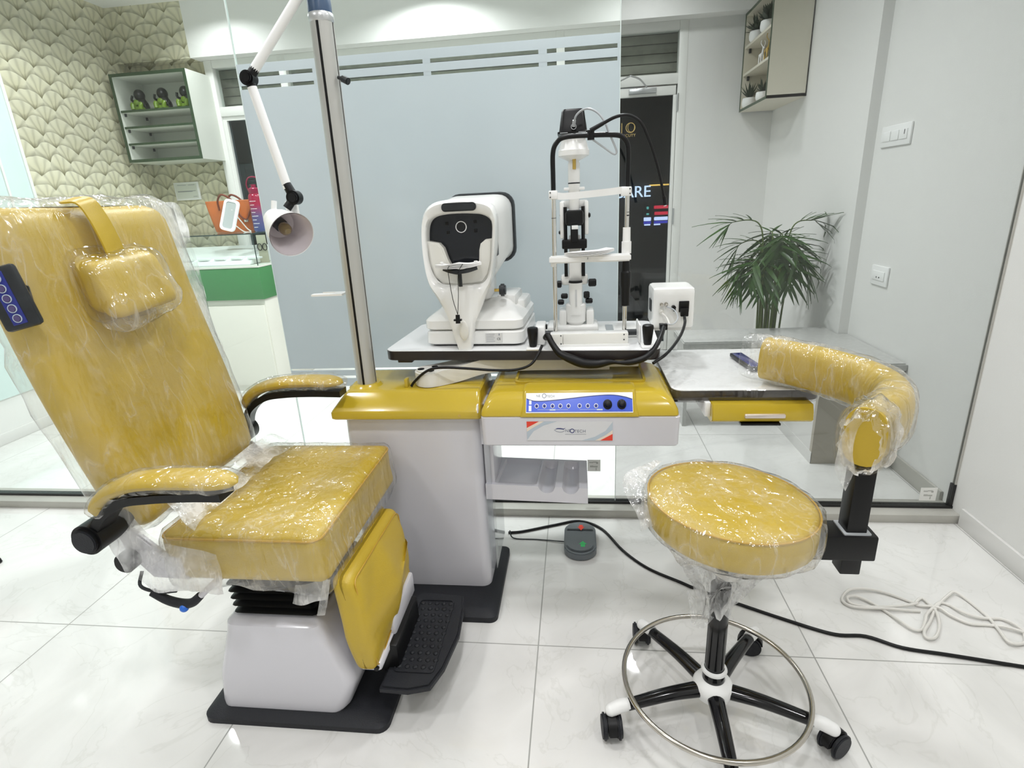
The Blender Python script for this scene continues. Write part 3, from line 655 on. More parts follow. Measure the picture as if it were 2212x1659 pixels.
MB().box(-1.150, -1.115, .982, 1.03, 1.13, 1.18, bev=.006).obj('pad_bracket', BLK, ch)
# chair just outside the left edge: only its leg shows
t = thing('side_chair', 'pale chair leg with a dark tip at the left edge of the floor', 'chair', (-2.43, 1.66, 0))
MB().tube([(-2.350, 1.66, .012), (-2.42, 1.66, .12), (-2.56, 1.66, .40)], .016, 12, sub=3).obj('leg', WHT2, t)
MB().cyl((-2.346, 1.66, 0), (-2.350, 1.66, .014), .017).obj('leg_tip', BLK, t)
MB().box(-2.97, -2.54, 1.45, 1.88, .40, .44, bev=.015).obj('seat', WHT2, t)
for x, y in ((-2.93, 1.47), (-2.93, 1.86)): MB().cyl((x, y, 0), (x, y, .41), .016).obj('leg', WHT2, t)
# ------------------------------------------------------------------ ophthalmic unit: column, console, pole, table
un = thing('ophthalmic_unit', 'white ophthalmic refraction unit with glossy yellow top, blue button panel and tall metal pole', 'medical unit', (-.35, 1.65, 0))
MB().prism(rrect(-.80, -.268, 1.438, 1.83, .025), 0, .02, 'xy').loft([[(x, y, z) for x, y in rrect(-.80 + i, -.268 - i, 1.438 + i, 1.83 - i, .025)] for i, z in ((0, .02), (.018, .034))]).obj('base_plate', BLKM, un)
lp = []
for z, a in ((.034, 0), (.05, .002), (.60, -.004), (.668, -.006)):
    lp.append([(x, y, z) for x, y in rrect(-.752 - a * .5, -.306 + a * .3, 1.575 - a, 1.80, .03)])
MB().loft(lp).obj('column', WHT, un)
lp = []
for z, g in ((.668, 0), (.672, .004), (.690, .004), (.697, 0)):
    lp.append([(x, y, z) for x, y in rrect(-.768 - g, -.296 + (g * .5), 1.546 - g, 1.83, .012)])
lp.append([(x, y, .742) for x, y in rrect(-.735, -.30, 1.588, 1.82, .012)]); lp.append([(x, y, .748) for x, y in rrect(-.727, -.306, 1.600, 1.815, .012)])
cap = MB().loft(lp).obj('column_cap', YELP, un)
MB().lathe([(.058, 0), (.050, .004), (.042, .012), (.036, .012)], (-.683, 1.655, .745)).obj('pole_collar', YELP, cap)
MB().cyl((-.36, 1.541, .682), (-.36, 1.545, .682), .004).obj('screw', BRASS, cap)
# console head: moulded yellow shell over a white drawer box
cs = MB()
def con(x0, x1, yf, yb, z, r): return [(x, y, z) for x, y in rrect(x0, x1, yf, yb, r)]
cs.loft([con(-.285, .283, 1.497, 1.86, .695, .012), con(-.286, .284, 1.494, 1.86, .699, .014), con(-.284, .282, 1.497, 1.86, .712, .016), con(-.272, .27, 1.512, 1.855, .735, .02), con(-.262, .25, 1.530, 1.85, .752, .03), con(-.250, .235, 1.548, 1.845, .757, .035)])
shell = cs.obj('console_shell', YELP, un)
MB().loft([con(-.168, .172, 1.490, 1.60, .697, .005), con(-.166, .170, 1.490, 1.60, .706, .006), con(-.160, .164, 1.530, 1.60, .764, .01), con(-.152, .156, 1.556, 1.60, .767, .01)]).obj('panel_housing', YELP, shell)
MB().ring(rrect(-.195, .205, 1.615, 1.835, .02), rrect(-.187, .197, 1.623, 1.827, .016), .756, .764, 'xy').obj('tray_rim', YELP, shell)
MB().loft([con(-.28, .283, 1.500, 1.855, .602, .012), con(-.284, .286, 1.496, 1.86, .606, .014), con(-.286, .288, 1.494, 1.86, .692, .014), con(-.282, .284, 1.498, 1.855, .6955, .012)]).obj('drawer_box', WHT, un)
MB().box(-.335, -.27, 1.60, 1.84, .56, .70).obj('swing_bracket', WHT, un)
MB().cyl((.284, 1.60, .706), (.296, 1.60, .706), .006).obj('side_button', BLK, un)
MB().box(-.2995, -.2955, 1.515, 1.53, .70, .725, bev=.001).obj('label_tag', WHITE, un)
# control panel on its slope
SL = Matrix.Translation((0, 1.5155, .7385)) @ Matrix.Rotation(-(PI / 2 - math.atan2(.052, .036)), 4, 'X') if False else Matrix.Translation((0, 1.5107, .7375)) @ Matrix.Rotation(math.atan2(.052, .036), 4, 'X')
SL = SL @ Matrix.Translation((0, -.006, 0)) @ Matrix.Diagonal((1.02, 1.18, 1, 1))
def onslope(m): bmesh.ops.transform(m.bm, matrix=SL, verts=m.bm.verts); return m
pan = onslope(MB().box(-.148, .152, -.0245, .0265, -.0005, .0015, bev=.0007)).obj('control_panel', WHITE, un)
wave = [(.1505, -.022), (-.1465, -.022), (-.1465, .012), (-.135, .008), (-.12, .0055), (-.09, .006), (-.04, .010), (.02, .016), (.07, .0195), (.10, .0195), (.13, .015), (.1505, .009)]
onslope(MB().prism(wave, .0014, .0020, 'xy')).obj('blue_field', BLUE, pan)
onslope(MB().sweep([(x, y, .0021) for x, y in wave[2:]], [(-.0008, 0), (.0008, 0), (.0008, .0006), (-.0008, .0006)], sub=3)).obj('wave_line', INK, pan)
onslope(MB().box(-.1395, -.132, -.020, -.006, .0019, .0024).box(-.1385, -.132, -.003, .010, .0019, .0024)).obj('white_marks', WHITE, pan)
for i, x in enumerate((-.117, -.095, -.072, -.050, -.027, .004, .027, .050)):
    b = onslope(MB().lathe([(.0058, .0018), (.0058, .0026), (.0042, .0026)], (x, -.007, 0), n=18)).obj('button_ring', WHITE, pan)
    onslope(MB().lathe([(.0042, .002), (.0040, .0042), (.0028, .005), (0, .0052)], (x, -.007, 0), n=16)).obj('push_button', BLUED, pan)
for x in (.082, .121): onslope(MB().lathe([(.0125, .001), (.0125, .004), (.0085, .006), (.0075, .018), (.006, .019), (0, .019)], (x, -.004, 0), n=24)).obj('rotary_knob', BLK, pan)
onslope(MB().box(-.115, -.028, -.0168, -.0161, .0019, .0023).box(.004, .052, -.0168, -.0161, .0019, .0023).box(-.08, -.064, -.0185, -.0150, .0020, .0025).box(.052, .068, -.0185, -.0150, .0020, .0025)).obj('scale_marks', GREYBL, pan)
TX = SL @ Matrix.Translation((-.096, .0185, .0016))
text('panel_lettering', 'NE', .0085, INKG, pan, TX @ Matrix.Translation((-.017, 0, 0)), thick=.0003, spacing=1.15)
text('panel_lettering', 'TECH', .0085, INKG, pan, TX @ Matrix.Translation((.018, -.001, 0)), thick=.0003, spacing=1.15)
onslope(MB().ring([(-.096 + .006 * math.cos(t), .019 + .006 * math.sin(t)) for t in [2 * PI * k / 24 for k in range(24)]], [(-.096 + .0045 * math.cos(t), .019 + .0045 * math.sin(t)) for t in [2 * PI * k / 24 for k in range(24)]], .0015, .0020, 'xy')).obj('panel_emblem', INKG, pan)
# logo plate on the white drawer box
YF = 1.494
lp_ = MB().box(-.150, .098, YF - .0012, YF + .001, .622, .682).obj('logo_plate', mat('plate_silver', (.72, .72, .74), .3), un)
def pr(pts, m, nm, k=0): MB().prism(pts, YF - .0018 - k * .0002, YF - .0010, 'xz').obj(nm, m, lp_)
pr([(-.150, .682), (-.114, .682), (-.150, .662)], RED, 'red_corner'); pr([(.098, .622), (.062, .622), (.098, .643)], RED, 'red_corner')
pr([(-.114, .682), (-.100, .682), (-.130, .664), (-.150, .650), (-.150, .662)], CREAMP, 'cream_band'); pr([(.062, .622), (.048, .622), (.080, .640), (.098, .655), (.098, .643)], CREAMP, 'cream_band')
pr([(-.100, .682), (-.062, .682), (-.10, .670), (-.13, .652), (-.150, .624), (-.150, .650), (-.130, .664)], GREYBL, 'blue_band'); pr([(.048, .622), (.010, .622), (.048, .634), (.078, .652), (.098, .680), (.098, .655), (.080, .640)], GREYBL, 'blue_band')
MX = Matrix.Translation((0, YF - .0016, 0))
text('logo_lettering', 'NE', .0125, INKG, lp_, Matrix.Translation((-.030, YF - .0016, .6525)) @ FACE, thick=.0003, spacing=1.1)
text('logo_lettering', 'TECH', .0125, INKG, lp_, Matrix.Translation((.0045, YF - .0016, .651)) @ FACE, thick=.0003, spacing=1.1)
def circ(cx, cz, rx, rz=None, n=28): return [(cx + rx * math.cos(2 * PI * k / n), cz + (rz or rx) * math.sin(2 * PI * k / n)) for k in range(n)]
MB().ring(circ(-.018, .6525, .0068), circ(-.018, .6525, .0048), YF - .002, YF - .001).obj('logo_ring', INK, lp_)
ey = MB().prism([(-.068, .657), (-.061, .661), (-.052, .661), (-.042, .659), (-.037, .662), (-.042, .6565), (-.052, .6580), (-.060, .6585)], YF - .0020, YF - .001, 'xz').obj('logo_brow', INK, lp_)
MB().tube([(-.070, YF - .0015, .656), (-.064, YF - .0015, .6515), (-.054, YF - .0015, .6485), (-.046, YF - .0015, .6495), (-.040, YF - .0015, .6535)], .0007, 5).obj('logo_eye', INKG, lp_)
MB().box(-.039, .022, YF - .0018, YF - .001, .6415, .6422).obj('logo_rule', INKG, lp_)
# pole
PB, PT = Vector((-.683, 1.655, .745)), Vector((-.672, 1.652, 1.775))
pd = (PT - PB).normalized()
pr_ = [(.031 * math.cos(2 * PI * k / 48), .031 * math.sin(2 * PI * k / 48)) for k in range(48)]
sec = []
for k, (a, b_) in enumerate(pr_):
    ang = 360 * k / 48
    f = .80 if (abs(ang - 268) < 5 or abs(ang - 2) < 6) else 1
    sec.append((a * f, b_ * f))
b = MB(); n = 48
b.loft([[(PB + (PT - PB) * t + Vector((p[0], p[1], 0)))[:] for p in sec] for t in (0, 1)])
pole = b.obj('pole', POLE, un)
for ang, nm in ((268, 'slot'), (2, 'slot')):
    d = Vector((math.cos(math.radians(ang)), math.sin(math.radians(ang)), 0)) * .0268
    MB().tube([PB + d, PT + d], .0044, 6, sub=1).obj(nm, BLK, pole)
MB().lathe([(.031, -.004), (.0335, 0), (.0335, .014), (.031, .018)], PT).obj('pole_ring', ALU, pole)
MB().lathe([(.031, .016), (.031, .085), (.026, .092), (0, .093)], PT, n=40).obj('pole_cap', NAVY, pole)
MB().cyl((-.64, 1.64, 1.637), (-.622, 1.63, 1.630), .005).cyl((-.628, 1.633, 1.633), (-.606, 1.622, 1.621), .009, bev=.003).obj('clamp_knob', CHAR, pole)
tb = MB().prism([(-.80, .0), (-.70, .0), (-.70, .052), (-.785, .052), (-.775, .046), (-.735, .044), (-.735, .028), (-.80, .022)], 0, .006, 'xy')
bmesh.ops.transform(tb.bm, matrix=Matrix.Translation((-.02, 1.64, 1.042)), verts=tb.bm.verts); tb.obj('white_side_shape', WHITE, pole)  # flat white shape set beside the pole
# swing arm carrying the table
arm_ = MB().cyl((-.47, 1.655, .745), (-.47, 1.655, .80), .047, n=40, bev=.006)
arm_.sweep([(-.47, 1.655, .775), (-.40, 1.70, .778), (-.30, 1.73, .797), (-.18, 1.745, .800), (.10, 1.745, .800)], [(-.045, -.026), (.045, -.026), (.045, .022), (-.045, .022)], sub=6)
ao = arm_.obj('table_arm', WHTG, un)
for a, r in ((0, .010), (130, .011), (235, .011)): MB().cyl((-.47 + .026 * math.cos(math.radians(a + 60)), 1.65 + .026 * math.sin(math.radians(a + 60)), .7995), (-.47 + .026 * math.cos(math.radians(a + 60)), 1.65 + .026 * math.sin(math.radians(a + 60)), .8015), r).obj('bolt_cover', BLK, ao)
MB().box(-.28, .19, 1.70, 1.82, .782, .8115, bev=.003).obj('support_beam', WHTG, un)
CT, ST = math.cos(math.radians(3)), math.sin(math.radians(3))
def T(u, v, z=.85): return Vector((-.625 + u * CT + v * ST, 1.685 - u * ST + v * CT, z))
def TM(): return Matrix.Translation((-.625, 1.685, 0)) @ Matrix.Rotation(math.radians(-3), 4, 'Z')
def ont(m): bmesh.ops.transform(m.bm, matrix=TM(), verts=m.bm.verts); return m
TOP = .852
tt = ont(MB().prism(rrect(0, .875, 0, .415, .035), .820, TOP - .0025, 'xy', bev=.001)).obj('table_edge', EDGEB, un)
ont(MB().prism(rrect(.0005, .8745, .0005, .4145, .035), TOP - .0025, TOP, 'xy', bev=.0008)).obj('table_top', TABT, tt)
ont(MB().box(.035, .085, .02, .05, .806, .8205, bev=.003)).obj('end_stop', EDGEB, tt)
ont(MB().box(.14, .36, .05, .10, .812, .8205)).obj('mounting_plate', WHTG, tt)
# cup tray and clear sheet on the column's side
tr_o = [(-.302, .0), (-.296, .155), (-.285, .175), (.03, .175), (.035, .165), (.030, 0)]
tray = MB()
x0, x1 = -.302, .028
def trz(x, v, u0=-.103, u1=-.028, r=.026):
    z = .0
    for c in (u0 + .0, u1): 
        d = abs(x - c)
        if d < r: z = -math.sqrt(r * r - d * d) * .9
    return z
nx, ny = 60, 14; t = bmesh.new(); g = []
for i in range(nx + 1):
    x = x0 + (x1 - x0) * i / nx; row = []
    for j in range(ny + 1):
        v = j / ny; y = 1.585 + .20 * v
        z = .425 + (trz(x, v) if v < .86 else 0) - .012 * (x - x0) / .33
        if x < -.14 and .12 < v < .92 and x > x0 + .03: z -= .010
        row.append(t.verts.new((x + .02 * v * (1 - i / nx), y, z)))
    g.append(row)
for i in range(nx):
    for j in range(ny): t.faces.new((g[i][j], g[i + 1][j], g[i + 1][j + 1], g[i][j + 1]))
ed = [[g[i][0] for i in range(nx + 1)], [g[i][ny] for i in range(nx + 1)], g[0], g[nx]]
bt = {}
def low(v):
    if v not in bt: bt[v] = t.verts.new((v.co.x, v.co.y, .370 - .012 * (v.co.x - x0) / .33))
    return bt[v]
for e in ed:
    for a, b_ in zip(e, e[1:]): t.faces.new((a, b_, low(b_), low(a)))
bmesh.ops.recalc_face_normals(t, faces=t.faces)
b = MB(); b._merge(t); b.obj('cup_tray', WHT, un)
MB().box(-.303, -.272, 1.60, 1.78, .375, .70, bev=.004).obj('tray_hanger', WHT, un)
MB().box(-.300, -.283, 1.585, 1.588, .10, .60).box(-.283, -.281, 1.585, 1.80, .10, .60).obj('clear_sheet', ACRY, un)
# ------------------------------------------------------------------ examination lamp on the pole
la = thing('examination_lamp', 'white jointed lamp with conical shade and black joints, held by the pole', 'lamp', (-.672, 1.652, 1.86))
J0, J1, J2 = Vector((-.672, 1.63, 1.875)), Vector((-.868, 1.585, 1.640)), Vector((-.805, 1.585, 1.337))
MB().cyl((-.672, 1.652, 1.867), (-.672, 1.652, 1.90), .014).cyl((-.672, 1.66, 1.885), (-.672, 1.60, 1.885), .012).obj('lamp_mount', BLK, la)
MB().tube([J0 + (J1 - J0) * .02, J0 + (J1 - J0) * .92], .0125, 14, sub=1).obj('upper_arm', WHITE, la)
MB().tube([J1 + (J2 - J1) * .07, J1 + (J2 - J1) * .93], .0125, 14, sub=1).obj('lower_arm', WHITE, la)
jb = MB().cyl(J1 + Vector((0, -.018, 0)), J1 + Vector((0, .018, 0)), .019, bev=.004).cyl(J1, J1 + (J0 - J1).normalized() * .036, .014, .012).cyl(J1, J1 + (J2 - J1).normalized() * .036, .013, .0115).obj('elbow_joint', BLK, la)
MB().cyl(J1 + Vector((.004, -.024, 0)), J1 + Vector((.004, -.018, 0)), .013, bev=.002).obj('joint_knob', BLKG, jb)
J3 = J2 + Vector((-.012, -.01, -.032))
jb = MB().cyl(J2 + Vector((.012, -.018, -.004)), J2 + Vector((.012, .016, -.004)), .0195, bev=.004).cyl(J2 + Vector((.01, 0, -.004)), J2 + (J1 - J2).normalized() * .034, .014, .0125).cyl(J2 + Vector((.01, 0, -.004)), J3, .0115, .012).obj('shade_joint', BLK, la)
MB().cyl(J2 + Vector((.016, -.024, -.004)), J2 + Vector((.016, -.018, -.004)), .013, bev=.002).obj('joint_knob', BLKG, jb)
ax = Vector((.68, -.62, -.33)).normalized(); SC = Vector((-.792, 1.53, 1.234))
# profile measured back from the rim along the lamp's axis
shp = MB().lathe([(.063, 0), (.0605, -.004), (.052, -.05), (.0445, -.082), (.034, -.100), (.031, -.104), (.031, -.128), (.024, -.135), (0, -.136)], SC, ax, 40, caps=False)
shp.mi = 1; shp.lathe([(.0605, -.001), (.050, -.05), (.040, -.085), (.02, -.098), (0, -.098)], SC, ax, 40, caps=False)
shade = shp.obj('lamp_shade', [WHITE, LAMPI], la)
MB().cyl(SC - ax * .13, SC - ax * .13 + Vector((.005, .01, .05)), .008).box(-.835, -.80, 1.60, 1.615, 1.285, 1.325, bev=.003).obj('shade_bracket', WHITE, shade)
MB().lathe([(.019, -.098), (.019, -.072), (.012, -.070), (.010, -.098)], SC, ax, 24).obj('socket', CHAR, shade)
MB().lathe([(.010, -.078), (.013, -.066), (.018, -.052), (.016, -.036), (.008, -.027), (0, -.026)], SC, ax, 24).obj('bulb', BULB, shade)
# ------------------------------------------------------------------ autorefractor on the table
ar = thing('autorefractor', 'white autorefractor with dark face window and round lens, left instrument on the table', 'eye instrument', (-.33, 1.85, TOP))
AM = Matrix.Translation((-.345, 1.78, 0)) @ Matrix.Rotation(math.radians(-3), 4, 'Z')
def on(m, M_): bmesh.ops.transform(m.bm, matrix=M_, verts=m.bm.verts); return m
on(MB().prism(rrect(-.135, .165, -.045, .265, .03), TOP, TOP + .008, 'xy'), AM).obj('rubber_base', BLKM, ar)
bl = [[(x, y, z) for x, y in rrect(-.148 + a, .178 - a * .6, -.06 + b_, .275, .03)] for z, a, b_ in ((.859, .004, .004), (.863, 0, 0), (.897, .002, .002), (.901, .010, .010))]
ab = on(MB().loft(bl), AM).obj('base', WHT2, ar)
lab = on(MB().box(.055, .110, -.062, -.0595, .866, .896), AM).obj('rating_label', mat('label_paper', (.66, .66, .64), .5), ab)
lt = MB()
for k in range(5): lt.box(.058, .086 - .004 * (k % 2), -.0626, -.0619, .8925 - k * .0058, .8932 - k * .0058)
on(lt.box(.099, .102, -.0626, -.0619, .889, .895), AM).obj('label_print', INKG, ar)
text('label_mark', 'CE', .010, BLK, lab, AM @ Matrix.Translation((.0985, -.0624, .877)) @ FACE, thick=.0002)
bl = [[(x, y, z) for x, y in rrect(-.150 + a, .175 - a, -.052 + b_, .27 - c_, .03)] for z, a, b_, c_ in ((.906, .004, .004, 0), (.91, 0, 0, 0), (.935, 0, 0, 0), (.943, .008, .008, 0), (.962, .035, .06, .0), (.985, .055, .10, .01), (.990, .062, .108, .015))]
ac = on(MB().loft(bl), AM).obj('carriage', WHT2, ar)
on(MB().box(.075, .14, .06, .22, .955, 1.00, bev=.012).box(.10, .165, .10, .25, .925, .975, bev=.012), AM).obj('joystick_plate', WHT2, ac)
# face frame: one outline with an opening
out = [(-.333, 1.308), (-.408, 1.305), (-.442, 1.294), (-.463, 1.272), (-.473, 1.238), (-.476, 1.193), (-.474, 1.139), (-.464, 1.066), (-.439, 1.014), (-.412, .964), (-.394, .914), (-.384, .875), (-.379, .853), (-.332, .853), (-.325, .875), (-.333, .905), (-.31, .958), (-.286, 1.017), (-.262, 1.067), (-.251, 1.131), (-.244, 1.18), (-.241, 1.234), (-.245, 1.265), (-.262, 1.292)]
inn = [(-.35, 1.266), (-.393, 1.265), (-.43, 1.259), (-.450, 1.244), (-.459, 1.216), (-.462, 1.167), (-.459, 1.117), (-.446, 1.077), (-.420, 1.054), (-.367, 1.050), (-.322, 1.051), (-.293, 1.055), (-.272, 1.080), (-.261, 1.124), (-.257, 1.18), (-.254, 1.228), (-.261, 1.247), (-.284, 1.260), (-.314, 1.264)]
def resamp(pts, n, start):
    P = smooth2(pts, 6); L = len(P); c = Vector((-.357, 1.16)); res = []
    for k in range(n):
        a = start + 2 * PI * k / n; best = None
        for i in range(L):
            p = Vector(P[i]) - c; q = Vector(P[(i + 1) % L]) - c
            d = Vector((math.cos(a), math.sin(a))); den = d.x * (q.y - p.y) - d.y * (q.x - p.x)
            if abs(den) < 1e-12: continue
            tt_ = (p.x * (q.y - p.y) - p.y * (q.x - p.x)) / den; uu = (p.x * d.y - p.y * d.x) / den
            if tt_ > 0 and 0 <= uu <= 1 and (best is None or tt_ > best): best = tt_
        res.append(tuple(c + Vector((math.cos(a), math.sin(a))) * (best or .1)))
    return res
NA = 96
ro, ri = resamp(out, NA, .01), resamp(inn, NA, .01)
FY = 1.70
def yfr(z): return FY + .03 * max(0, (z - 1.05) / .25) - .035 * max(0, (1.0 - z) / .15)
t = bmesh.new(); R4 = []
def mixp(a, b_, k): return (a[0] + (b_[0] - a[0]) * k, a[1] + (b_[1] - a[1]) * k)
for pts, dy in (([mixp(a, b_, .0) for a, b_ in zip(ro, ri)], .012), ([mixp(a, b_, .22) for a, b_ in zip(ro, ri)], 0), ([mixp(a, b_, .8) for a, b_ in zip(ro, ri)], .004), (ri, .014), (ri, .09), ([mixp(a, b_, .04) for a, b_ in zip(ro, ri)], .075)):
    R4.append([t.verts.new((p[0], yfr(p[1]) + dy, p[1])) for p in pts])
for i in range(6):
    A, B = R4[i], R4[(i + 1) % 6]
    for k in range(NA): t.faces.new((A[k], A[(k + 1) % NA], B[(k + 1) % NA], B[k]))
bmesh.ops.recalc_face_normals(t, faces=t.faces)
b = MB(); b._merge(t); frm = b.obj('face_frame', WHT2, ar, ang=50)
MB().sph((-.352, FY - .034, .918), .02, (.75, .25, 1.6)).obj('finger_recess', WHTG, frm)
MB().prism(rrect(-.404, -.298, 1.2725, 1.2975, .0115), FY + .018, FY + .045, 'xz', bev=.004).obj('forehead_rest', CHAR, ar)
# head behind the frame
hd = []
for y, x0, x1, z0, z1, r in ((1.795, -.460, -.254, 1.06, 1.292, .05), (1.82, -.458, -.252, 1.05, 1.302, .05), (1.90, -.440, -.220, 1.10, 1.318, .05), (1.98, -.435, -.218, 1.10, 1.318, .045)):
    hd.append([(x, y, z) for x, z in rrect(x0, x1, z0, z1, r)])
MB().loft(hd).obj('head', WHT2, ar)
hd = []
for y, g in ((1.975, .002), (1.982, .006), (2.01, .006), (2.02, -.004)): hd.append([(x, y, z) for x, z in rrect(-.437 - g, -.216 + g, 1.098 - g, 1.320 + g, .045)])
MB().loft(hd).obj('rear_cap', CHAR, ar)
MB().loft([[(x, y, z) for x, z in rrect(-.257, -.250, 1.13, 1.262, .003)] for y in (1.785, 1.845)]).obj('vent', CHAR, ar)
MB().box(-.42, -.28, 1.80, 1.96, .985, 1.10, bev=.02).obj('neck', WHT2, ar)
face = [(p[0], p[1]) for p in ri]
fc = MB(); fc.prism([mixp(p, (-.357, 1.16), -.01) for p in face], 1.772, 1.79, 'xz'); fo_ = fc.obj('face_window', DARKF, ar)
LC = Vector((-.357, 1.772, 1.225))
MB().lathe([(.0175, 0), (.0175, .004), (.0152, .004), (.0152, 0)], LC, (0, -1, 0), 36, caps=False).obj('lens_ring', mat('lens_ring_white', (.9, .9, .9), .3), fo_)
MB().lathe([(.0152, .0015), (0, .0015)], LC, (0, -1, 0), 36, caps=False).obj('lens', BLKG, fo_)
for dx, dz in ((-.045, .012), (.045, .014), (-.043, -.015), (.045, -.013)): MB().box(LC.x + dx - .005, LC.x + dx + .005, 1.770, 1.773, LC.z + dz - .005, LC.z + dz + .005, bev=.001).obj('led_window', BLK, fo_)
ck = [(-.463, 1.188), (-.452, 1.186), (-.425, 1.180), (-.412, 1.165), (-.402, 1.13), (-.392, 1.108), (-.37, 1.102), (-.37, 1.049), (-.42, 1.052), (-.446, 1.077), (-.459, 1.117)]
MB().prism(ck, 1.735, 1.775, 'xz', bev=.006).obj('cheek_panel', WHTG, ar)
ck = [(-.255, 1.188), (-.278, 1.186), (-.294, 1.174), (-.299, 1.155), (-.301, 1.13), (-.304, 1.106), (-.32, 1.102), (-.37, 1.102), (-.37, 1.049), (-.322, 1.050), (-.293, 1.054), (-.272, 1.080), (-.260, 1.124)]
MB().prism(ck, 1.735, 1.775, 'xz', bev=.006).obj('cheek_panel', WHTG, ar)
cr_ = MB().sweep([(-.40, 1.705, 1.108), (-.37, 1.69, 1.100), (-.34, 1.69, 1.100), (-.308, 1.705, 1.108)], [(-.016, -.007), (.016, -.007), (.016, .003), (-.016, .003)], sub=5).cyl((-.358, 1.70, 1.05), (-.358, 1.70, 1.10), .006).obj('chin_rest', CHAR, ar)
pp_ = MB()
for k in range(6): pp_.sweep([(-.424, 1.712, 1.110 + k * .0016), (-.395, 1.698, 1.107 + k * .002), (-.36, 1.69, 1.108 + k * .0028), (-.325, 1.698, 1.109 + k * .002), (-.292, 1.708, 1.116 + k * .0012)], [(-.020, 0), (.020, 0), (.020, .0012), (-.020, .0012)], sub=4)
pp_.obj('chin_papers', PAPERW, cr_)
for x in (-.413, -.306): MB().lathe([(.003, 0), (.003, .010), (.006, .011), (.006, .014), (0, .015)], (x, 1.705, 1.112), n=14).obj('paper_pin', WHITE, cr_)
cd_ = MB().tube([(-.382, 1.668, 1.118), (-.386, 1.664, 1.10), (-.376, 1.655, 1.02), (-.363, 1.648, .972)], .0011, 6).tube([(-.340, 1.668, 1.122), (-.352, 1.664, 1.104), (-.356, 1.662, 1.085), (-.358, 1.655, 1.03), (-.363, 1.648, .972)], .0011, 6).tube([(-.385, 1.666, 1.098), (-.355, 1.66, 1.093), (-.335, 1.665, 1.099)], .0014, 6).obj('cord', BLK, ar)
MB().cyl((-.363, 1.646, .972), (-.363, 1.643, .946), .0065, .0075).box(-.375, -.351, 1.638, 1.650, .954, .959).obj('cord_stop', BLK, cd_)
MB().cyl((-.268, 1.80, 1.020), (-.250, 1.80, 1.020), .005).obj('knob_shaft', BRASS, ar)
MB().cyl((-.251, 1.80, 1.020), (-.230, 1.80, 1.020), .0205, bev=.005, n=20).obj('adjust_knob', CHAR, ar)
# ------------------------------------------------------------------ slit lamp
sl_ = thing('slit_lamp', 'white slit lamp microscope with chrome posts and black top hoop, right instrument on the table', 'eye instrument', (.04, 1.78, TOP))
bb = MB().box(-.085, .157, 1.70, 1.742, .860, .892, bev=.003).box(-.09, .16, 1.69, 1.75, .852, .8595).obj('base_bar', WHT2, sl_)
MB().box(-.088, -.046, 1.694, 1.702, .857, .892, bev=.001).box(-.044, .155, 1.694, 1.702, .857, .892, bev=.001).obj('front_plate', mat('ivory_enamel', (.80, .79, .74), .3), bb)
for x, z in ((-.083, .888), (-.051, .888), (-.051, .862), (.143, .888), (.143, .872)): MB().cyl((x, 1.692, z), (x, 1.695, z), .002, n=10).obj('screw', CHAR, bb)
MB().box(-.04, .12, 1.692, 1.70, .8525, .8555).obj('rail_slot', CHAR, bb)
for x in (-.069, .148):
    MB().cyl((x, 1.75, .88), (x + .003, 1.75, 1.30), .0068, n=20).obj('post', CHROME, sl_)
MB().tube([(-.066, 1.75, 1.300), (-.066, 1.75, 1.36), (-.065, 1.75, 1.42), (-.054, 1.75, 1.448), (-.029, 1.75, 1.462), (.043, 1.75, 1.463), (.118, 1.75, 1.459), (.141, 1.75, 1.446), (.151, 1.75, 1.42), (.151, 1.75, 1.36), (.151, 1.75, 1.30)], .0072, 14).obj('hoop', BLK, sl_)
ST_ = [(-.0015, -.010), (.0015, -.010), (.0015, .010), (-.0015, .010)]
hs = MB().sweep([(-.078, 1.742, 1.306), (-.055, 1.745, 1.302), (-.03, 1.765, 1.300), (.04, 1.778, 1.303), (.11, 1.765, 1.307), (.135, 1.745, 1.309), (.160, 1.742, 1.307)], ST_, sub=6).box(-.080, -.054, 1.735, 1.762, 1.293, 1.318, bev=.003).box(.132, .162, 1.735, 1.762, 1.292, 1.318, bev=.003).obj('forehead_strap', WHITE, sl_)
for x, z in ((-.075, 1.312), (-.075, 1.299), (.157, 1.312), (.157, 1.299)): MB().cyl((x, 1.733, z), (x, 1.736, z), .002, n=10).obj('screw', CHAR, hs)
cb = MB().prism([(-.083, 1.728), (-.045, 1.722), (.0, 1.726), (.04, 1.734), (.08, 1.726), (.12, 1.722), (.163, 1.728), (.163, 1.765), (-.083, 1.765)], 1.106, 1.127, 'xy', bev=.004).obj('chin_rest', WHITE, sl_)
MB().cyl((-.070, 1.75, 1.095), (-.070, 1.75, 1.107), .009).obj('collar', WHITE, cb)
cp_ = MB()
for k in range(5): cp_.sweep([(-.025, 1.75, 1.129 + k * .0016), (.0, 1.735, 1.128 + k * .0024), (.04, 1.728, 1.128 + k * .0028), (.075, 1.735, 1.131 + k * .0024), (.102, 1.75, 1.138 + k * .0016)], [(-.022, 0), (.022, 0), (.022, .0012), (-.022, .0012)], sub=4)
cp_.obj('chin_papers', PAPERW, cb)
MB().box(.0335, .0345, 1.7285, 1.7345, 1.115, 1.121).obj('center_mark', CHAR, cb)
MB().cyl((.1505, 1.75, 1.127), (.1505, 1.75, 1.162), .0145, n=24).cyl((.1505, 1.75, 1.162), (.1505, 1.75, 1.203), .0118, .0112, n=24).obj('height_sleeve', WHITE, sl_)
MB().lathe([(.011, 1.108), (.0125, 1.092), (.0125, 1.075), (.0165, 1.070), (.0165, 1.032), (.0145, 1.022), (.0135, .968), (.008, .966)], (.1495, 1.75, 0), n=24).obj('height_grip', BLK, sl_)
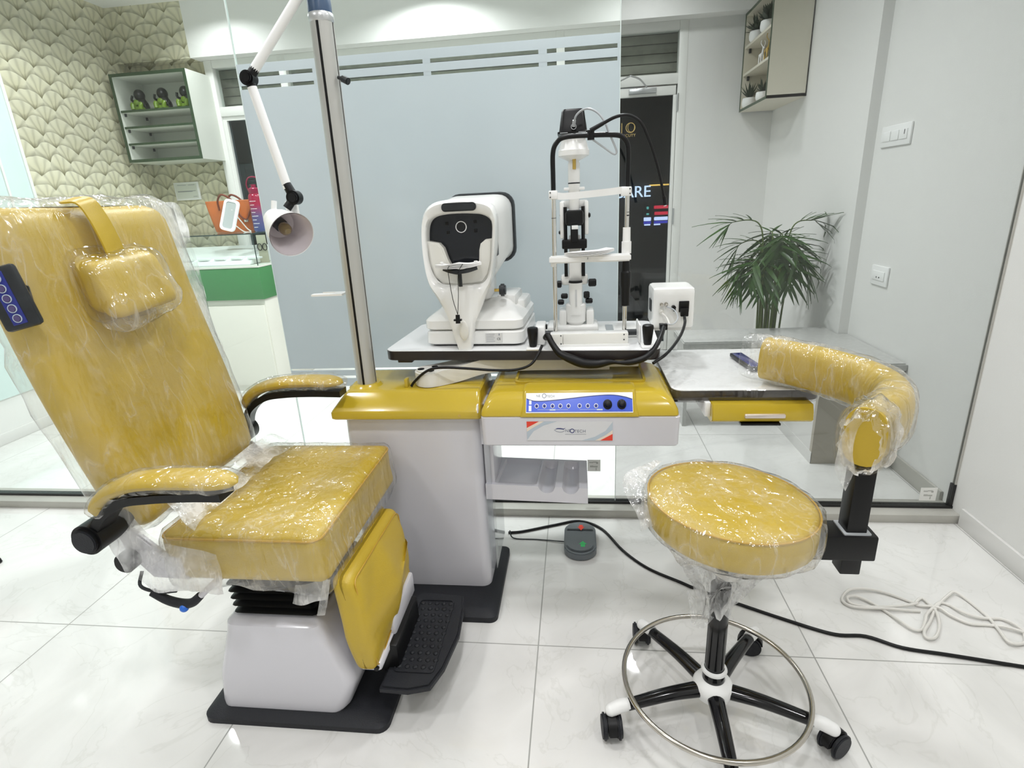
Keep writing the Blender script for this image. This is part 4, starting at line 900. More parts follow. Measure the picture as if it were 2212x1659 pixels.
MB().cyl((.153, 1.7435, 1.236), (.153, 1.7435, 1.239), .004).cyl((.1525, 1.75, 1.246), (.1525, 1.75, 1.2475), .0075).cyl((-.0665, 1.75, 1.2385), (-.0665, 1.75, 1.240), .0075).obj('level_band', BLK, sl_)
# grip handles on their rails
for x, lx in ((-.138, 1), (.213, -1)):
    g = MB().box(x - .020, x + .022, 1.655, 1.72, .852, .858, bev=.003).box(x + .012 * lx - .006, x + .03 * lx + .006, 1.70, 1.80, .858, .915, bev=.004)
    go = g.obj('rail_end', WHITE, sl_)
    MB().lathe([(.0105, .858), (.0125, .864), (.0165, .900), (.0175, .912), (.016, .918), (.011, .920), (0, .9205)], (x, 1.682, 0), n=28).obj('handle', BLK, go)
    MB().cyl((x + .028 * lx, 1.74, .884), (x + .060 * lx, 1.74, .884), .010).obj('rail_shaft', CHAR, go)
MB().box(-.105, -.097, 1.765, 1.785, .893, .907, bev=.002).obj('latch', BLK, sl_)
MB().box(-.12, .20, 1.80, 1.94, .852, .872, bev=.005).box(-.10, .07, 1.81, 1.93, .872, .890, bev=.008).obj('cross_slide', WHT2, sl_)
MB().box(.095, .12, 1.80, 1.90, .872, .8745).obj('slide_scale', ALU, sl_)
MB().box(-.06, -.034, 1.84, 1.92, .885, .938, bev=.008).box(.03, .056, 1.84, 1.92, .885, .938, bev=.008).lathe([(.014, .878), (.030, .895), (.034, .900), (.034, .955), (.030, .960), (0, .960)], (-.004, 1.86, 0)).obj('joystick_housing', WHT2, sl_)
co = MB().lathe([(.0225, .925), (.0215, .955), (.0225, .99), (.0225, 1.030), (.019, 1.034), (0, 1.034)], (-.004, 1.845, 0), n=24).obj('lower_column', WHT2, sl_)
MB().lathe([(.022, 1.028), (.023, 1.033), (.021, 1.037), (.017, 1.035)], (-.004, 1.845, 0), n=24).obj('column_ring', BLK, co)
MB().box(-.0055, .0, 1.8205, 1.824, .955, 1.01).obj('column_mark', ALU, co)
MB().box(-.026, .017, 1.85, 1.92, 1.03, 1.10, bev=.006).box(-.052, .037, 1.855, 1.90, 1.020, 1.054, bev=.008).box(-.023, .013, 1.86, 1.90, 1.08, 1.18, bev=.004).obj('arm_block', WHT2, sl_)
kn = ((-.066, -.050, 1.024, .012), (.038, .064, 1.026, .013), (-.053, -.030, .984, .009), (.022, .042, .986, .012), (-.064, -.043, .964, .009), (.028, .052, .966, .009), (-.052, -.034, 1.243, .008), (.033, .046, 1.240, .008), (-.056, -.044, 1.19, .007))
for a, b_, z, r in kn: MB().cyl((a, 1.86, z), (b_, 1.86, z), r, bev=.0025, n=18).obj('knob', BLK, sl_)
for x in (-.034, .022): MB().cyl((x, 1.85, 1.05), (x, 1.85, 1.268), .0058, n=14).obj('arm_rod', BLK, sl_)
MB().box(-.046, .034, 1.835, 1.875, 1.139, 1.168, bev=.004).obj('mirror_block', BLK, sl_)
MB().box(-.034, .024, 1.828, 1.872, 1.210, 1.258, bev=.010).box(-.018, .006, 1.825, 1.87, 1.16, 1.215, bev=.004).obj('prism_housing', BLK, sl_)
MB().box(-.014, .006, 1.822, 1.8245, 1.200, 1.212, bev=.001).obj('exit_window', WHITE, sl_)
MB().box(-.052, -.036, 1.85, 1.885, 1.17, 1.285, bev=.006).box(.026, .040, 1.85, 1.885, 1.18, 1.285, bev=.006).box(-.05, .038, 1.87, 1.90, 1.262, 1.288, bev=.006).obj('yoke', WHT2, sl_)
lh = MB().lathe([(.0165, 1.25), (.0165, 1.31), (.0185, 1.313), (.0185, 1.395), (.0165, 1.398), (.0155, 1.41)], (-.005, 1.86, 0), n=28).obj('lamp_column', WHT2, sl_)
MB().lathe([(.0187, 1.336), (.0190, 1.338), (.0187, 1.340)], (-.005, 1.86, 0), n=28, caps=False).obj('seam_ring', CHAR, lh)
MB().box(-.009, .0015, 1.839, 1.843, 1.378, 1.411, bev=.001).obj('slit_scale', BRASS, lh)
for a, b_ in ((-.037, -.018), (.009, .028)): MB().box(a, b_, 1.85, 1.87, 1.317, 1.326, bev=.002).obj('filter_lever', WHITE, lh)
MB().lathe([(.020, 1.404), (.034, 1.411), (.048, 1.418), (.048, 1.433), (.046, 1.435), (.038, 1.462), (.036, 1.478)], (-.005, 1.865, 0), n=36).obj('lamp_housing', WHT2, sl_)
lc = []
for z, hx, hy in ((1.478, .047, .044), (1.484, .047, .044), (1.486, .042, .040), (1.540, .034, .033), (1.547, .030, .028)): lc.append([(x - .006, y + 1.865, z) for x, y in rrect(-hx, hx, -hy, hy, .012)])
lcap = MB().loft(lc).obj('lamp_cap', BLK, sl_)
MB().box(-.045, -.022, 1.8195, 1.822, 1.4795, 1.4815).box(.01, .033, 1.8195, 1.822, 1.4795, 1.4815).obj('cap_highlight_strip', GREYC, lcap)
pl = MB().lathe([(.0085, 0), (.0085, .004), (.0065, .004), (.0065, 0)], (-.004, 1.822, 1.496), (0, -1, 0), 20).cyl((-.004, 1.818, 1.496), (-.002, 1.81, 1.512), .005).obj('cable_plug', GREYC, lcap)
MB().tube([(-.003, 1.805, 1.505), (.004, 1.79, 1.522), (.022, 1.78, 1.534), (.043, 1.77, 1.534), (.066, 1.765, 1.521), (.083, 1.76, 1.498), (.097, 1.755, 1.466), (.113, 1.75, 1.430), (.118, 1.75, 1.414), (.110, 1.75, 1.409), (.085, 1.75, 1.426), (.043, 1.75, 1.456)], .0030, 8).obj('lamp_cable', GREYC, sl_)
MB().cyl((.045, 1.75, 1.450), (.045, 1.75, 1.476), .010).cyl((.043, 1.742, 1.474), (.080, 1.74, 1.491), .0065, .0055).obj('fixation_clamp', BLK, sl_)
fx = MB().tube([(.078, 1.74, 1.490), (.109, 1.735, 1.503), (.134, 1.73, 1.507), (.160, 1.73, 1.502), (.184, 1.73, 1.484), (.202, 1.73, 1.449), (.223, 1.73, 1.397), (.241, 1.73, 1.337), (.253, 1.73, 1.284)], lambda t: .0048 - .0008 * t, 10).obj('fixation_arm', BLK, sl_)
MB().cyl((.253, 1.73, 1.286), (.257, 1.73, 1.262), .0058).obj('fixation_lamp', BLK, fx)
MB().cyl((.2575, 1.73, 1.2615), (.258, 1.73, 1.259), .004).obj('fixation_tip', WHITE, fx)
# ------------------------------------------------------------------ power box at the right end of the table
pb = thing('power_box', 'white cubic power box with plugged sockets at the right end of the table', 'power supply', (.32, 1.99, .84))
MB().cushion(None, (.071, .075, .070), .012, 10, None, Matrix.Translation((.330, 2.005, .918)) @ Matrix.Rotation(-.02, 4, 'Z')).obj('case', WHT2, pb)
def bx(dx, dz, dy=-.0565): return Vector((.330 + dx - .003, 1.985 + dy - dx * .05, .918 + dz))
so = MB().box(*[v for p in zip(bx(.018, -.012, -.060), bx(.052, .026, -.054)) for v in p], bev=.002).obj('mains_inlet', BLK, pb)
MB().box(*[v for p in zip(bx(.022, -.024, -.078), bx(.048, .004, -.060)) for v in p], bev=.003).obj('mains_plug', BLK, so)
for dx, dz, r in ((-.040, .016, .006), (-.025, .017, .0065), (-.040, -.008, .009)):
    p = bx(dx, dz); MB().cyl(p, p + Vector((0, -.008, 0)), r, n=16).cyl(p + Vector((0, -.008, 0)), p + Vector((0, -.014, -.002)), r * .7, n=14).obj('connector', STEEL if r < .008 else WHTG, pb)
p = bx(.0, .006); MB().cyl(p, p + Vector((0, -.014, 0)), .007, n=14).cyl(p + Vector((.001, -.012, 0)), p + Vector((.003, -.016, -.012)), .004).obj('connector', BLK, pb)
MB().box(.2555, .2595, 1.955, 2.005, .905, .945).obj('side_label', CHAR, pb)
MB().box(.255, .395, 1.95, 2.03, .838, .849).box(.20, .28, 1.97, 2.03, .838, .849).obj('mounting_plate', WHT2, pb)
# cables
tag(MB().tube([(-.098, 1.685, .885), (-.090, 1.668, .895), (-.078, 1.655, .875), (-.060, 1.640, .852), (-.046, 1.635, .842), (-.02, 1.632, .830), (.015, 1.630, .817), (.055, 1.628, .814), (.095, 1.626, .820), (.13, 1.624, .818), (.165, 1.622, .821), (.20, 1.625, .832), (.226, 1.64, .852), (.250, 1.68, .878), (.268, 1.74, .897)],
    lambda t: .012 * (1 - .45 * math.exp(-((t - .62) / .05) ** 2)) * (.8 + .45 * math.exp(-((t - .42) / .14) ** 2)) * (1 if t < .85 else .78), 14).obj('cable_bundle', BLK), 'thick black bundled cable drooping under the front edge of the instrument table', 'cable')
t_ = thing('signal_cable', 'thin pale and green cables joining the white power box to the bundle', 'cable', (.27, 1.80, .90))
MB().box(.257, .281, 1.742, 1.764, .887, .906, bev=.002).obj('cable_boot', BLK, t_)
MB().tube([(.288, 1.915, .906), (.300, 1.89, .895), (.300, 1.83, .885), (.285, 1.79, .893), (.272, 1.757, .905)], .0035, 8).obj('cable_strand', CABLEW, t_)
MB().tube([(.303, 1.915, .928), (.325, 1.895, .920), (.328, 1.84, .905), (.305, 1.79, .895), (.276, 1.755, .905)], .0022, 8).obj('cable_strand', GREYC, t_)
tag(MB().tube([(.360, 1.898, .895), (.357, 1.87, .88), (.335, 1.80, .862), (.300, 1.72, .845), (.262, 1.66, .828), (.225, 1.632, .812)], .0048, 10).obj('mains_cable', BLK), 'black mains cable curving from the white power box down to the table', 'cable')
tag(MB().tube([(-.525, 1.62, .752), (-.515, 1.62, .765), (-.480, 1.605, .797), (-.445, 1.600, .815), (-.40, 1.60, .818), (-.33, 1.605, .812), (-.26, 1.605, .806), (-.19, 1.605, .806), (-.145, 1.612, .818), (-.122, 1.632, .842), (-.108, 1.655, .868)], .0042, 10).obj('table_cable', BLK), 'black cable running under the left half of the instrument table edge', 'cable')
tag(MB().box(-.545, -.536, 1.615, 1.64, .745, .776, bev=.001).box(-.545, -.520, 1.615, 1.64, .7425, .746).obj('cable_clip', YELP), 'small yellow upright clip on the unit top beside the arm pivot', 'clip')
# ------------------------------------------------------------------ doctor's stool
sx, sy = .335, 1.15
so_ = thing('doctor_stool', 'round yellow stool on black five-star castor base with steel foot ring and curved yellow arm', 'stool', (sx, sy, 0))
def tilt(b):
    for v in b.bm.verts: v.co.z -= .075 * (v.co.x - (sx - .178)); v.co.x = sx - .178 + (v.co.x - (sx - .178)) * 1.03
    return b
CASE = [(0, .566), (.150, .566), (.168, .570), (.176, .580), (.178, .60), (.178, .635), (.176, .645), (.168, .652), (.12, .658), (.06, .660), (0, .661)]
def dense(prof, n):
    o = []
    for (a, b_), (c, d) in zip(prof, prof[1:]):
        k = max(1, int(math.hypot(c - a, d - b_) / .012))
        for i in range(k): o.append((a + (c - a) * i / k, b_ + (d - b_) * i / k))
    return o + [prof[-1]]
st_ = tilt(MB().lathe(dense(CASE, 0), (sx, sy, 0), n=72)).obj('seat', YEL, so_)
tilt(MB().tube([(sx + .177 * math.cos(2 * PI * k / 60), sy + .177 * math.sin(2 * PI * k / 60), .648) for k in range(60)], .0022, 6, True, 1)).obj('piping', PIPE, st_)
wp = MB().lathe([(max(r, .03) if z < .58 else r, z) for r, z in dense(CASE, 0)], (sx, sy, 0), n=84, caps=False)
wp.crumple(.004, .005, 12, 4)
for v in wp.bm.verts:
    q = v.co; dx, dy = q.x - sx, q.y - sy; r = math.hypot(dx, dy); a = math.atan2(dy, dx)
    if q.z > .662: q.z = .662 + (q.z - .662) * .5
    if r > .165: 
        k = 1 + .05 * noise.noise(Vector((a * 4, q.z * 20, 1))) + .03; v.co.x = sx + dx * k; v.co.y = sy + dy * k
    if q.z < .575 and r < .17: v.co.z -= .05 * (1 - r / .17) + .012 * noise.noise(q * 20)
tilt(wp).obj('plastic_wrap', WRAP, st_)
# the bag's neck gathered round the column, and its loose corner
nk = MB(); t = bmesh.new(); rg = []
for i in range(16):
    f = i / 15; z = .565 - .225 * f; row = []
    for k in range(40):
        a = 2 * PI * k / 40
        r = (.125 * (1 - f) ** 1.6 + .034) * (1 + .22 * math.sin(7 * a + 5 * f) * (.4 + f) + .25 * noise.noise(Vector((math.cos(a) * 2, math.sin(a) * 2, f * 5))))
        row.append(t.verts.new((sx - .018 * f + r * math.cos(a), sy + r * math.sin(a) - .01 * f, z + .02 * f * noise.noise(Vector((math.cos(a) * 3, math.sin(a) * 3, 4))))))
    rg.append(row)
for a_, b_ in zip(rg, rg[1:]):
    for k in range(40): t.faces.new((a_[k], a_[(k + 1) % 40], b_[(k + 1) % 40], b_[k]))
nk._merge(t); nk.obj('plastic_neck', WRAPL, st_)
flap('plastic_flap', ([(sx - .172, sy - .04, .585), (sx - .180, sy - .02, .62), (sx - .182, sy + .02, .655), (sx - .165, sy + .07, .665), (sx - .13, sy + .12, .668)], [(sx - .20, sy - .05, .575), (sx - .215, sy - .02, .62), (sx - .235, sy + .02, .672), (sx - .20, sy + .08, .675), (sx - .15, sy + .125, .67)]), 13, st_, WRAPL, .012)
flap('plastic_flap', ([(sx - .05, sy - .02, .40), (sx - .045, sy - .03, .375), (sx - .04, sy - .035, .35), (sx - .02, sy - .04, .34)], [(sx - .085, sy - .04, .41), (sx - .085, sy - .05, .37), (sx - .07, sy - .05, .32), (sx - .04, sy - .05, .315)]), 17, st_, WRAPL, .014)
MB().cyl((sx, sy, .10), (sx, sy, .40), .0235, n=32).cyl((sx, sy, .40), (sx, sy, .556), .014, n=24).lathe([(.0, .538), (.09, .538), (.09, .550), (0, .550)], (sx, sy, 0)).obj('gas_column', BLKG, so_)
hb = MB().lathe([(.030, .06), (.045, .07), (.049, .085), (.049, .100), (.044, .108), (.034, .114), (.029, .118)], (sx, sy, 0), n=40).obj('hub', WHITE, so_)
MB().lathe([(.0245, .114), (.0275, .114), (.0275, .142), (.0245, .142)], (sx, sy, 0), n=32, caps=False).obj('collar', BLKG, hb)
MB().lathe([(.0245, .141), (.031, .143), (.032, .147), (.030, .152), (.0245, .153)], (sx, sy, 0), n=32, caps=False).obj('collar_ring', WHITE, hb)
rgp = [(sx + .2235 * math.cos(2 * PI * k / 72), sy + .2235 * math.sin(2 * PI * k / 72), .113) for k in range(72)]
MB().tube(rgp, .0065, 12, True, 1).obj('foot_ring', STEEL, so_)
for k, ang in enumerate((-20, 52, 124, 196, 268)):
    a = math.radians(ang); d = Vector((math.cos(a), math.sin(a), 0)); p = Vector((sx, sy, 0)); sd = Vector((-d.y, d.x, 0))
    lgo = MB().sweep([p + d * .035 + Vector((0, 0, .090)), p + d * .12 + Vector((0, 0, .092)), p + d * .237 + Vector((0, 0, .082))], [(.020 * math.cos(2 * PI * j / 16), .017 * math.sin(2 * PI * j / 16) - .002) for j in range(16)], sub=5, scale=lambda t: 1.05 - .28 * t).obj('leg', BLKG, so_)
    MB().tube([p + d * .226 + Vector((0, 0, .083)), p + d * .250 + Vector((0, 0, .081)), p + d * .272 + Vector((0, 0, .074))], lambda t: .0155 + .001 * math.sin(PI * t), 16, sub=4).sph(p + d * .272 + Vector((0, 0, .074)), .0155).obj('leg_cap', WHITE, lgo)
    ca = a + (.9, 1.9, -.6, 1.4, 2.2)[k]; w_ = Vector((math.cos(ca), math.sin(ca), 0)); n_ = Vector((-w_.y, w_.x, 0)); c_ = p + d * .272 + w_ * .010
    cs_ = MB().cyl(p + d * .272 + Vector((0, 0, .04)), p + d * .272 + Vector((0, 0, .068)), .008)
    cs_.prism([( .0345 * math.cos(t_), .032 + .0345 * math.sin(t_)) for t_ in [PI * (.02 + .96 * j / 14) for j in range(15)]], -.0115, .0115, 'xz', bev=.002, mtx=Matrix.Translation(c_) @ Matrix.Rotation(ca, 4, 'Z'))
    cso = cs_.obj('caster', BLK, lgo)
    wv = MB()
    for sgn in (-1, 1): wv.cyl(c_ + n_ * (.0125 * sgn) + Vector((0, 0, .0322)), c_ + n_ * (.0245 * sgn) + Vector((0, 0, .0322)), .0318, bev=.004, n=28)
    wv.cyl(c_ - n_ * .01 + Vector((0, 0, .0322)), c_ + n_ * .01 + Vector((0, 0, .0322)), .006)
    b = wv; ww = b.obj('wheel_pair', BLKM, lgo)
# curved arm on its post
MB().box(.47, .648, 1.115, 1.185, .500, .562, bev=.004).obj('arm_bracket', BLK, so_)
MB().box(.585, .628, 1.128, 1.172, .455, .735, bev=.003).obj('arm_post', BLK, so_)
MB().ring(rrect(.578, .635, 1.121, 1.179, .003), rrect(.585, .628, 1.128, 1.172, .003), .562, .565, 'xy').obj('post_washer', GREYC, so_)
AP = [(.572, 1.095, .808), (.622, 1.150, .808), (.682, 1.215, .808), (.724, 1.30, .808), (.732, 1.39, .808), (.712, 1.475, .808), (.668, 1.550, .810), (.612, 1.610, .812), (.556, 1.665, .814)]
AS = [(.040 * math.copysign(abs(math.cos(2 * PI * k / 28)) ** .8, math.cos(2 * PI * k / 28)), .063 * math.copysign(abs(math.sin(2 * PI * k / 28)) ** .75, math.sin(2 * PI * k / 28))) for k in range(28)]
am = MB().sweep(AP, AS, sub=8).obj('curved_arm', YEL, so_)
aw = MB().sweep([(.558, 1.078, .808)] + AP + [(.535, 1.685, .814), (.510, 1.705, .815)], [(a_ * 1.10, b_ * 1.07) for a_, b_ in AS], sub=9, scale=lambda t: 1 - .10 * max(0, (t - .9) / .1) + .05 * max(0, (.05 - t) / .05), caps=False)
aw.crumple(.0015, .006, 15, 9)
aw.obj('plastic_wrap', WRAP, am)
flap('plastic_flap', ([(.575, 1.09, .86), (.556, 1.09, .83), (.552, 1.09, .78), (.562, 1.09, .74)], [(.548, 1.09, .855), (.530, 1.10, .81), (.525, 1.10, .74), (.545, 1.08, .695)]), 19, am, WRAPL, .008)
t = bmesh.new(); rg = []; c0 = Vector((.572, 1.095, .806)); dn_ = Vector((-.67, -.74, 0)); sd3 = Vector((.74, -.67, 0))
for i in range(9):      # crumpled bag mouth around the end of the arm
    f = i / 8; row = []
    for k in range(48):
        a = 2 * PI * k / 48; q = Vector((math.cos(a) * 3, math.sin(a) * 3, f * 4))
        rr = 1.10 + .34 * math.sin(PI * min(1, f * 1.15)) * (.75 + .5 * noise.noise(q)) - .18 * f + .07 * math.sin(9 * a + 3 * f)
        p = c0 - dn_ * (.075 * (1 - f) - .028 * f) + sd3 * .040 * rr * math.cos(a) + Vector((0, 0, .063 * rr * math.sin(a))) - Vector((0, 0, .008 * f))
        row.append(t.verts.new(p + Vector((noise.noise(q * 2), noise.noise(q * 2 + Vector((5, 0, 0))), noise.noise(q * 2.2))) * .006))
    rg.append(row)
for a_, b_ in zip(rg, rg[1:]):
    for k in range(48): t.faces.new((a_[k], a_[(k + 1) % 48], b_[(k + 1) % 48], b_[k]))
b = MB(); b._merge(t); b.obj('plastic_mouth', WRAPL, am)
# ------------------------------------------------------------------ side table with yellow drawer
sd_ = thing('side_table', 'small white tray table in cling film with yellow drawer, right of the unit', 'table', (.48, 1.82, .65))
tp = MB().prism(rrect(.278, .700, 1.595, 2.055, .035), .705, .735, 'xy', bev=.001).obj('table_edge', EDGEB, sd_)
MB().prism(rrect(.279, .699, 1.596, 2.054, .035), .7348, .7375, 'xy', bev=.0008).obj('table_top', TABT, tp)
fl = MB(); lp = []
for z, g in ((.700, -.002), (.703, .004), (.72, .006), (.736, .005), (.7405, -.002), (.7407, -.05), (.7407, -.12), (.7407, -.18)):
    lp.append([(x, y, z + .003 * noise.noise(Vector((x * 30, y * 30, 3)))) for x, y in rrect(.278 - g, .700 + g, 1.595 - g, 2.055 + g, max(.008, .035 + g), 12)])
fl.loft(lp); bmesh.ops.subdivide_edges(fl.bm, edges=fl.bm.edges[:], cuts=2, use_grid_fill=True)
fl.crumple(.001, .0018, 26, 12); fl.obj('cling_film', WRAPT, sd_)
dw = MB(); prf = [(1.560, .652), (1.553, .658), (1.556, .682), (1.566, .704), (1.78, .704), (1.78, .645), (1.575, .645)]
dw.prism(prf, .388, .668, 'yz', bev=.002); dwo = dw.obj('drawer', YELP, sd_)
MB().box(.372, .388, 1.58, 1.78, .66, .704, bev=.002).obj('drawer_side', WHITE, dwo)
hd_ = MB().box(.478, .590, 1.547, 1.562, .666, .678, bev=.003).obj('handle', mat('brushed_handle', (.75, .68, .64), .3, metal=.5), dwo)
MB().box(.470, .580, 1.553, 1.60, .6425, .648).obj('finger_slot', BLK, dwo)
MB().box(.2875, .50, 1.70, 1.80, .685, .705, bev=.003).obj('support_arm', WHITE, sd_)
lp_t = thing('handset', 'dark blue handset lying under the cling film on the side table', 'handset', (.565, 1.83, .742))
HM = Matrix.Translation((.560, 1.855, .7475)) @ Matrix.Rotation(math.radians(97), 4, 'Z')
b = MB().box(-.09, .09, -.021, .021, -.006, .007, bev=.003); on(b, HM).obj('body', CHAR, lp_t)
b = MB().box(-.082, .082, -.017, .017, .006, .0078, bev=.0005); on(b, HM).obj('screen', mat('handset_blue', (.02, .025, .16), .12), lp_t)
# ------------------------------------------------------------------ foot pedal, cables on the floor
fp = thing('foot_pedal', 'dark grey foot pedal with red and green arrows on the tiles', 'pedal', (0, 1.885, 0))
po = []
for cy, a0, a1 in ((1.94, 0, 180), (1.83, 180, 360)):
    for k in range(15):
        t_ = math.radians(a0 + (a1 - a0) * k / 14); po.append((.002 + .062 * math.cos(t_), cy + .058 * math.sin(t_)))
MB().prism(po, .002, .030, 'xy', bev=.004).obj('housing', PEDG, fp)
def sc_(k, cx=.002, cy=1.885): return [(cx + (x - cx) * k, cy + (y - cy) * k) for x, y in po]
up = [p for p in sc_(.86) if p[1] > 1.91]; dn = [p for p in sc_(.86) if p[1] < 1.86]
MB().prism(up, .0295, .036, 'xy', bev=.003).obj('upper_button', PEDG, fp)
MB().prism(dn, .0295, .036, 'xy', bev=.003).obj('lower_button', PEDG, fp)
MB().prism([(.006, 1.925), (.020, 1.950), (-.008, 1.950)], .0358, .0366, 'xy').box(-.001, .013, 1.949, 1.963, .0358, .0366).obj('red_arrow', RED, fp)
MB().prism([(.012, 1.852), (-.003, 1.832), (.027, 1.832)], .0358, .0366, 'xy').box(.004, .020, 1.815, 1.834, .0358, .0366).obj('green_arrow', GREENP, fp)
tag(MB().tube([(x, y, .0055) for x, y in [(-.29, 1.945), (-.23, 1.956), (-.10, 2.008), (0, 2.04), (.09, 1.985), (.165, 1.839), (.246, 1.736), (.348, 1.664), (.402, 1.626), (.508, 1.567), (.643, 1.496), (.759, 1.444), (.849, 1.44), (.931, 1.40), (1.044, 1.38), (1.216, 1.348), (1.355, 1.324)]], .0052, 10).obj('power_cable', BLK), 'long black cable snaking across the floor tiles behind the stool', 'cable')
tag(MB().tube([(-.282, 1.935, .022), (-.263, 1.909, .004), (-.17, 1.905, .003), (-.0615, 1.89, .006)], .0025, 8).obj('pedal_cable', CHAR), 'thin cable joining the foot pedal to the white column', 'cable')
W1 = [(1.064, 1.559), (.968, 1.559), (.88, 1.563), (.851, 1.582), (.856, 1.612), (.893, 1.645), (.952, 1.654), (1.007, 1.638), (1.063, 1.599), (1.068, 1.588), (1.014, 1.576), (.936, 1.569), (.874, 1.583), (.869, 1.607), (.903, 1.615), (.936, 1.587), (.962, 1.548), (.977, 1.505), (.997, 1.474), (1.022, 1.476), (1.054, 1.514), (1.07, 1.537), (1.108, 1.572), (1.144, 1.600), (1.168, 1.593), (1.181, 1.559), (1.211, 1.539), (1.244, 1.535), (1.281, 1.537), (1.299, 1.512), (1.308, 1.482)]
W2 = [(1.308, 1.482), (1.28, 1.44), (1.235, 1.433), (1.241, 1.483), (1.248, 1.541), (1.239, 1.614), (1.219, 1.649), (1.189, 1.635), (1.123, 1.579), (1.069, 1.515), (1.024, 1.465), (1.017, 1.44), (1.044, 1.446), (1.084, 1.495), (1.106, 1.55), (1.107, 1.59), (1.10, 1.619), (1.068, 1.588), (1.123, 1.573), (1.141, 1.541), (1.176, 1.51), (1.227, 1.508), (1.27, 1.495), (1.32, 1.47)]
tag(MB().tube([(x, y, .005 + .006 * ((k * 3) % 4) / 3) for k, (x, y) in enumerate(W1 + W2)], .0045, 8).obj('white_cable', CABLEW), 'white cable lying in loose loops on the floor near the right wall', 'cable')
# ------------------------------------------------------------------ bench, palm
be = thing('stone_bench', 'grey stone ledge with brown end panel behind the glass at the right wall', 'bench', (1.15, 2.95, 0))
MB().prism([(.58, 3.05), (1.10, 3.05), (1.10, 2.59), (1.487, 2.59), (1.487, 3.185), (1.437, 3.195), (1.437, 3.36), (.58, 3.36)], .468, .508, 'xy', bev=.006).obj('bench_top', BENCHTOP, be)
MB().box(1.128, 1.487, 2.600, 2.625, 0, .468).obj('end_panel', mat('brown_laminate', (.42, .385, .32), .4), be)
MB().box(1.128, 1.15, 2.625, 3.34, 0, .468).box(1.126, 1.130, 2.60, 3.34, 0, .06).obj('side_panel', SKIRT, be)
MB().box(.60, 1.128, 3.06, 3.075, .415, .468).box(.60, .62, 3.075, 3.34, 0, .468).obj('apron', BENCHTOP, be)
pa = thing('palm_plant', 'tall green areca palm standing in the back corner behind the stone ledge', 'plant', (1.165, 3.50, 0))
MB().lathe([(.09, 0), (.10, .02), (.125, .26), (.132, .28), (.122, .28), (.115, .24), (0, .24)], (1.165, 3.50, 0), n=32).obj('pot', mat('grey_pot', (.25, .25, .24), .5), pa)
rnd = random.Random(5)
def frond(ang, lean, h, L_, m, droop, n=15):
    base = Vector((1.165 + .06 * math.cos(ang) * rnd.random(), 3.50 + .04 * math.sin(ang), .24))
    d = Vector((math.cos(ang), math.sin(ang), 0))
    p1 = base + d * lean * .35 + Vector((0, 0, h * .62)); p2 = base + d * (lean * .8) + Vector((0, 0, h * .95)); p3 = base + d * (lean + L_ * .75) + Vector((0, 0, h * (1.0 - droop * .12))); p4 = base + d * (lean + L_) + Vector((0, 0, h * (1.0 - droop * .5)))
    P = spline([base, p1, p2, p3, p4], 8); b = MB(); b.mi = 1; b.tube(P, lambda t: .0065 * (1 - .8 * t), 6, sub=1); b.mi = 0
    t = bmesh.new(); k0 = int(len(P) * .58)
    for i in range(k0, len(P)):
        f = (i - k0) / (len(P) - 1 - k0); q = P[i]; dr = (P[min(i + 1, len(P) - 1)] - P[i - 1]).normalized()
        for off in ((0,) if i % 2 else ()):
            qq = q + dr * off * (P[1] - P[0]).length * .25
            for sg in (-1, 1):
                sdv = dr.cross(Vector((0, 0, 1))); sdv = sdv.normalized() if sdv.length > .05 else Vector((-d.y, d.x, 0))
                ln = (.165 * math.sin(PI * (.16 + .80 * f)) + .04) * (.85 + .3 * rnd.random())
                dirv = (sdv * sg * (.85 - .45 * f) + dr * (.75 + .6 * f) + Vector((0, 0, .42))).normalized()
                w2 = (.0088 + .005 * math.sin(PI * f)); up_ = dirv.cross(sdv * sg + Vector((0, 0, .2))).normalized(); wd = dirv.cross(up_).normalized()
                pts = []
                for s_ in (0, .3, .6, .85, 1):
                    c = qq + dirv * ln * s_ + Vector((0, 0, -.045 * ln / .2 * s_ ** 2 * (.6 + droop * .6)))
                    ww_ = w2 * (.5 + 1.6 * s_ if s_ < .3 else 1 - .92 * ((s_ - .3) / .7) ** 1.5)
                    pts.append((t.verts.new(c + wd * ww_), t.verts.new(c + up_ * -.002), t.verts.new(c - wd * ww_)))
                for a_, b2 in zip(pts, pts[1:]):
                    t.faces.new((a_[0], a_[1], b2[1], b2[0])); t.faces.new((a_[1], a_[2], b2[2], b2[1]))
    b._merge(t)
    for v in b.bm.verts: v.co.x = min(v.co.x, 1.43 - .01 * abs(math.sin(v.co.z * 60)))
    return b.obj('frond', [m, STEM], pa)
frs = [(-172, .08, .94, .30, 0, .15), (176, .06, .82, .22, 0, .35), (-140, .05, .72, .18, 0, .5), (-95, .03, .86, .12, 0, .3), (-60, .04, .76, .13, 1, .4), (-15, .07, .92, .18, 1, .05), (20, .05, .80, .14, 1, .3), (90, .03, .86, .12, 0, .3), (-130, .05, .62, .17, 0, .6), (-30, .05, .62, .15, 1, .5), (165, .05, .62, .20, 0, .6), (-168, .04, .50, .20, 0, .6), (-75, .04, .66, .14, 1, .5), (-110, .02, .80, .10, 0, .2), (60, .04, .70, .12, 1, .4), (150, .04, .74, .15, 0, .4), (-178, .04, .70, .18, 0, .4), (0, .04, .76, .12, 1, .3), (-45, .02, .84, .10, 1, .2), (110, .03, .68, .10, 0, .4)]
for a_, l_, h_, L_, m_, dr_ in frs: frond(math.radians(a_), l_, max(.66, h_ * .95), L_ * .62, LEAF, dr_)
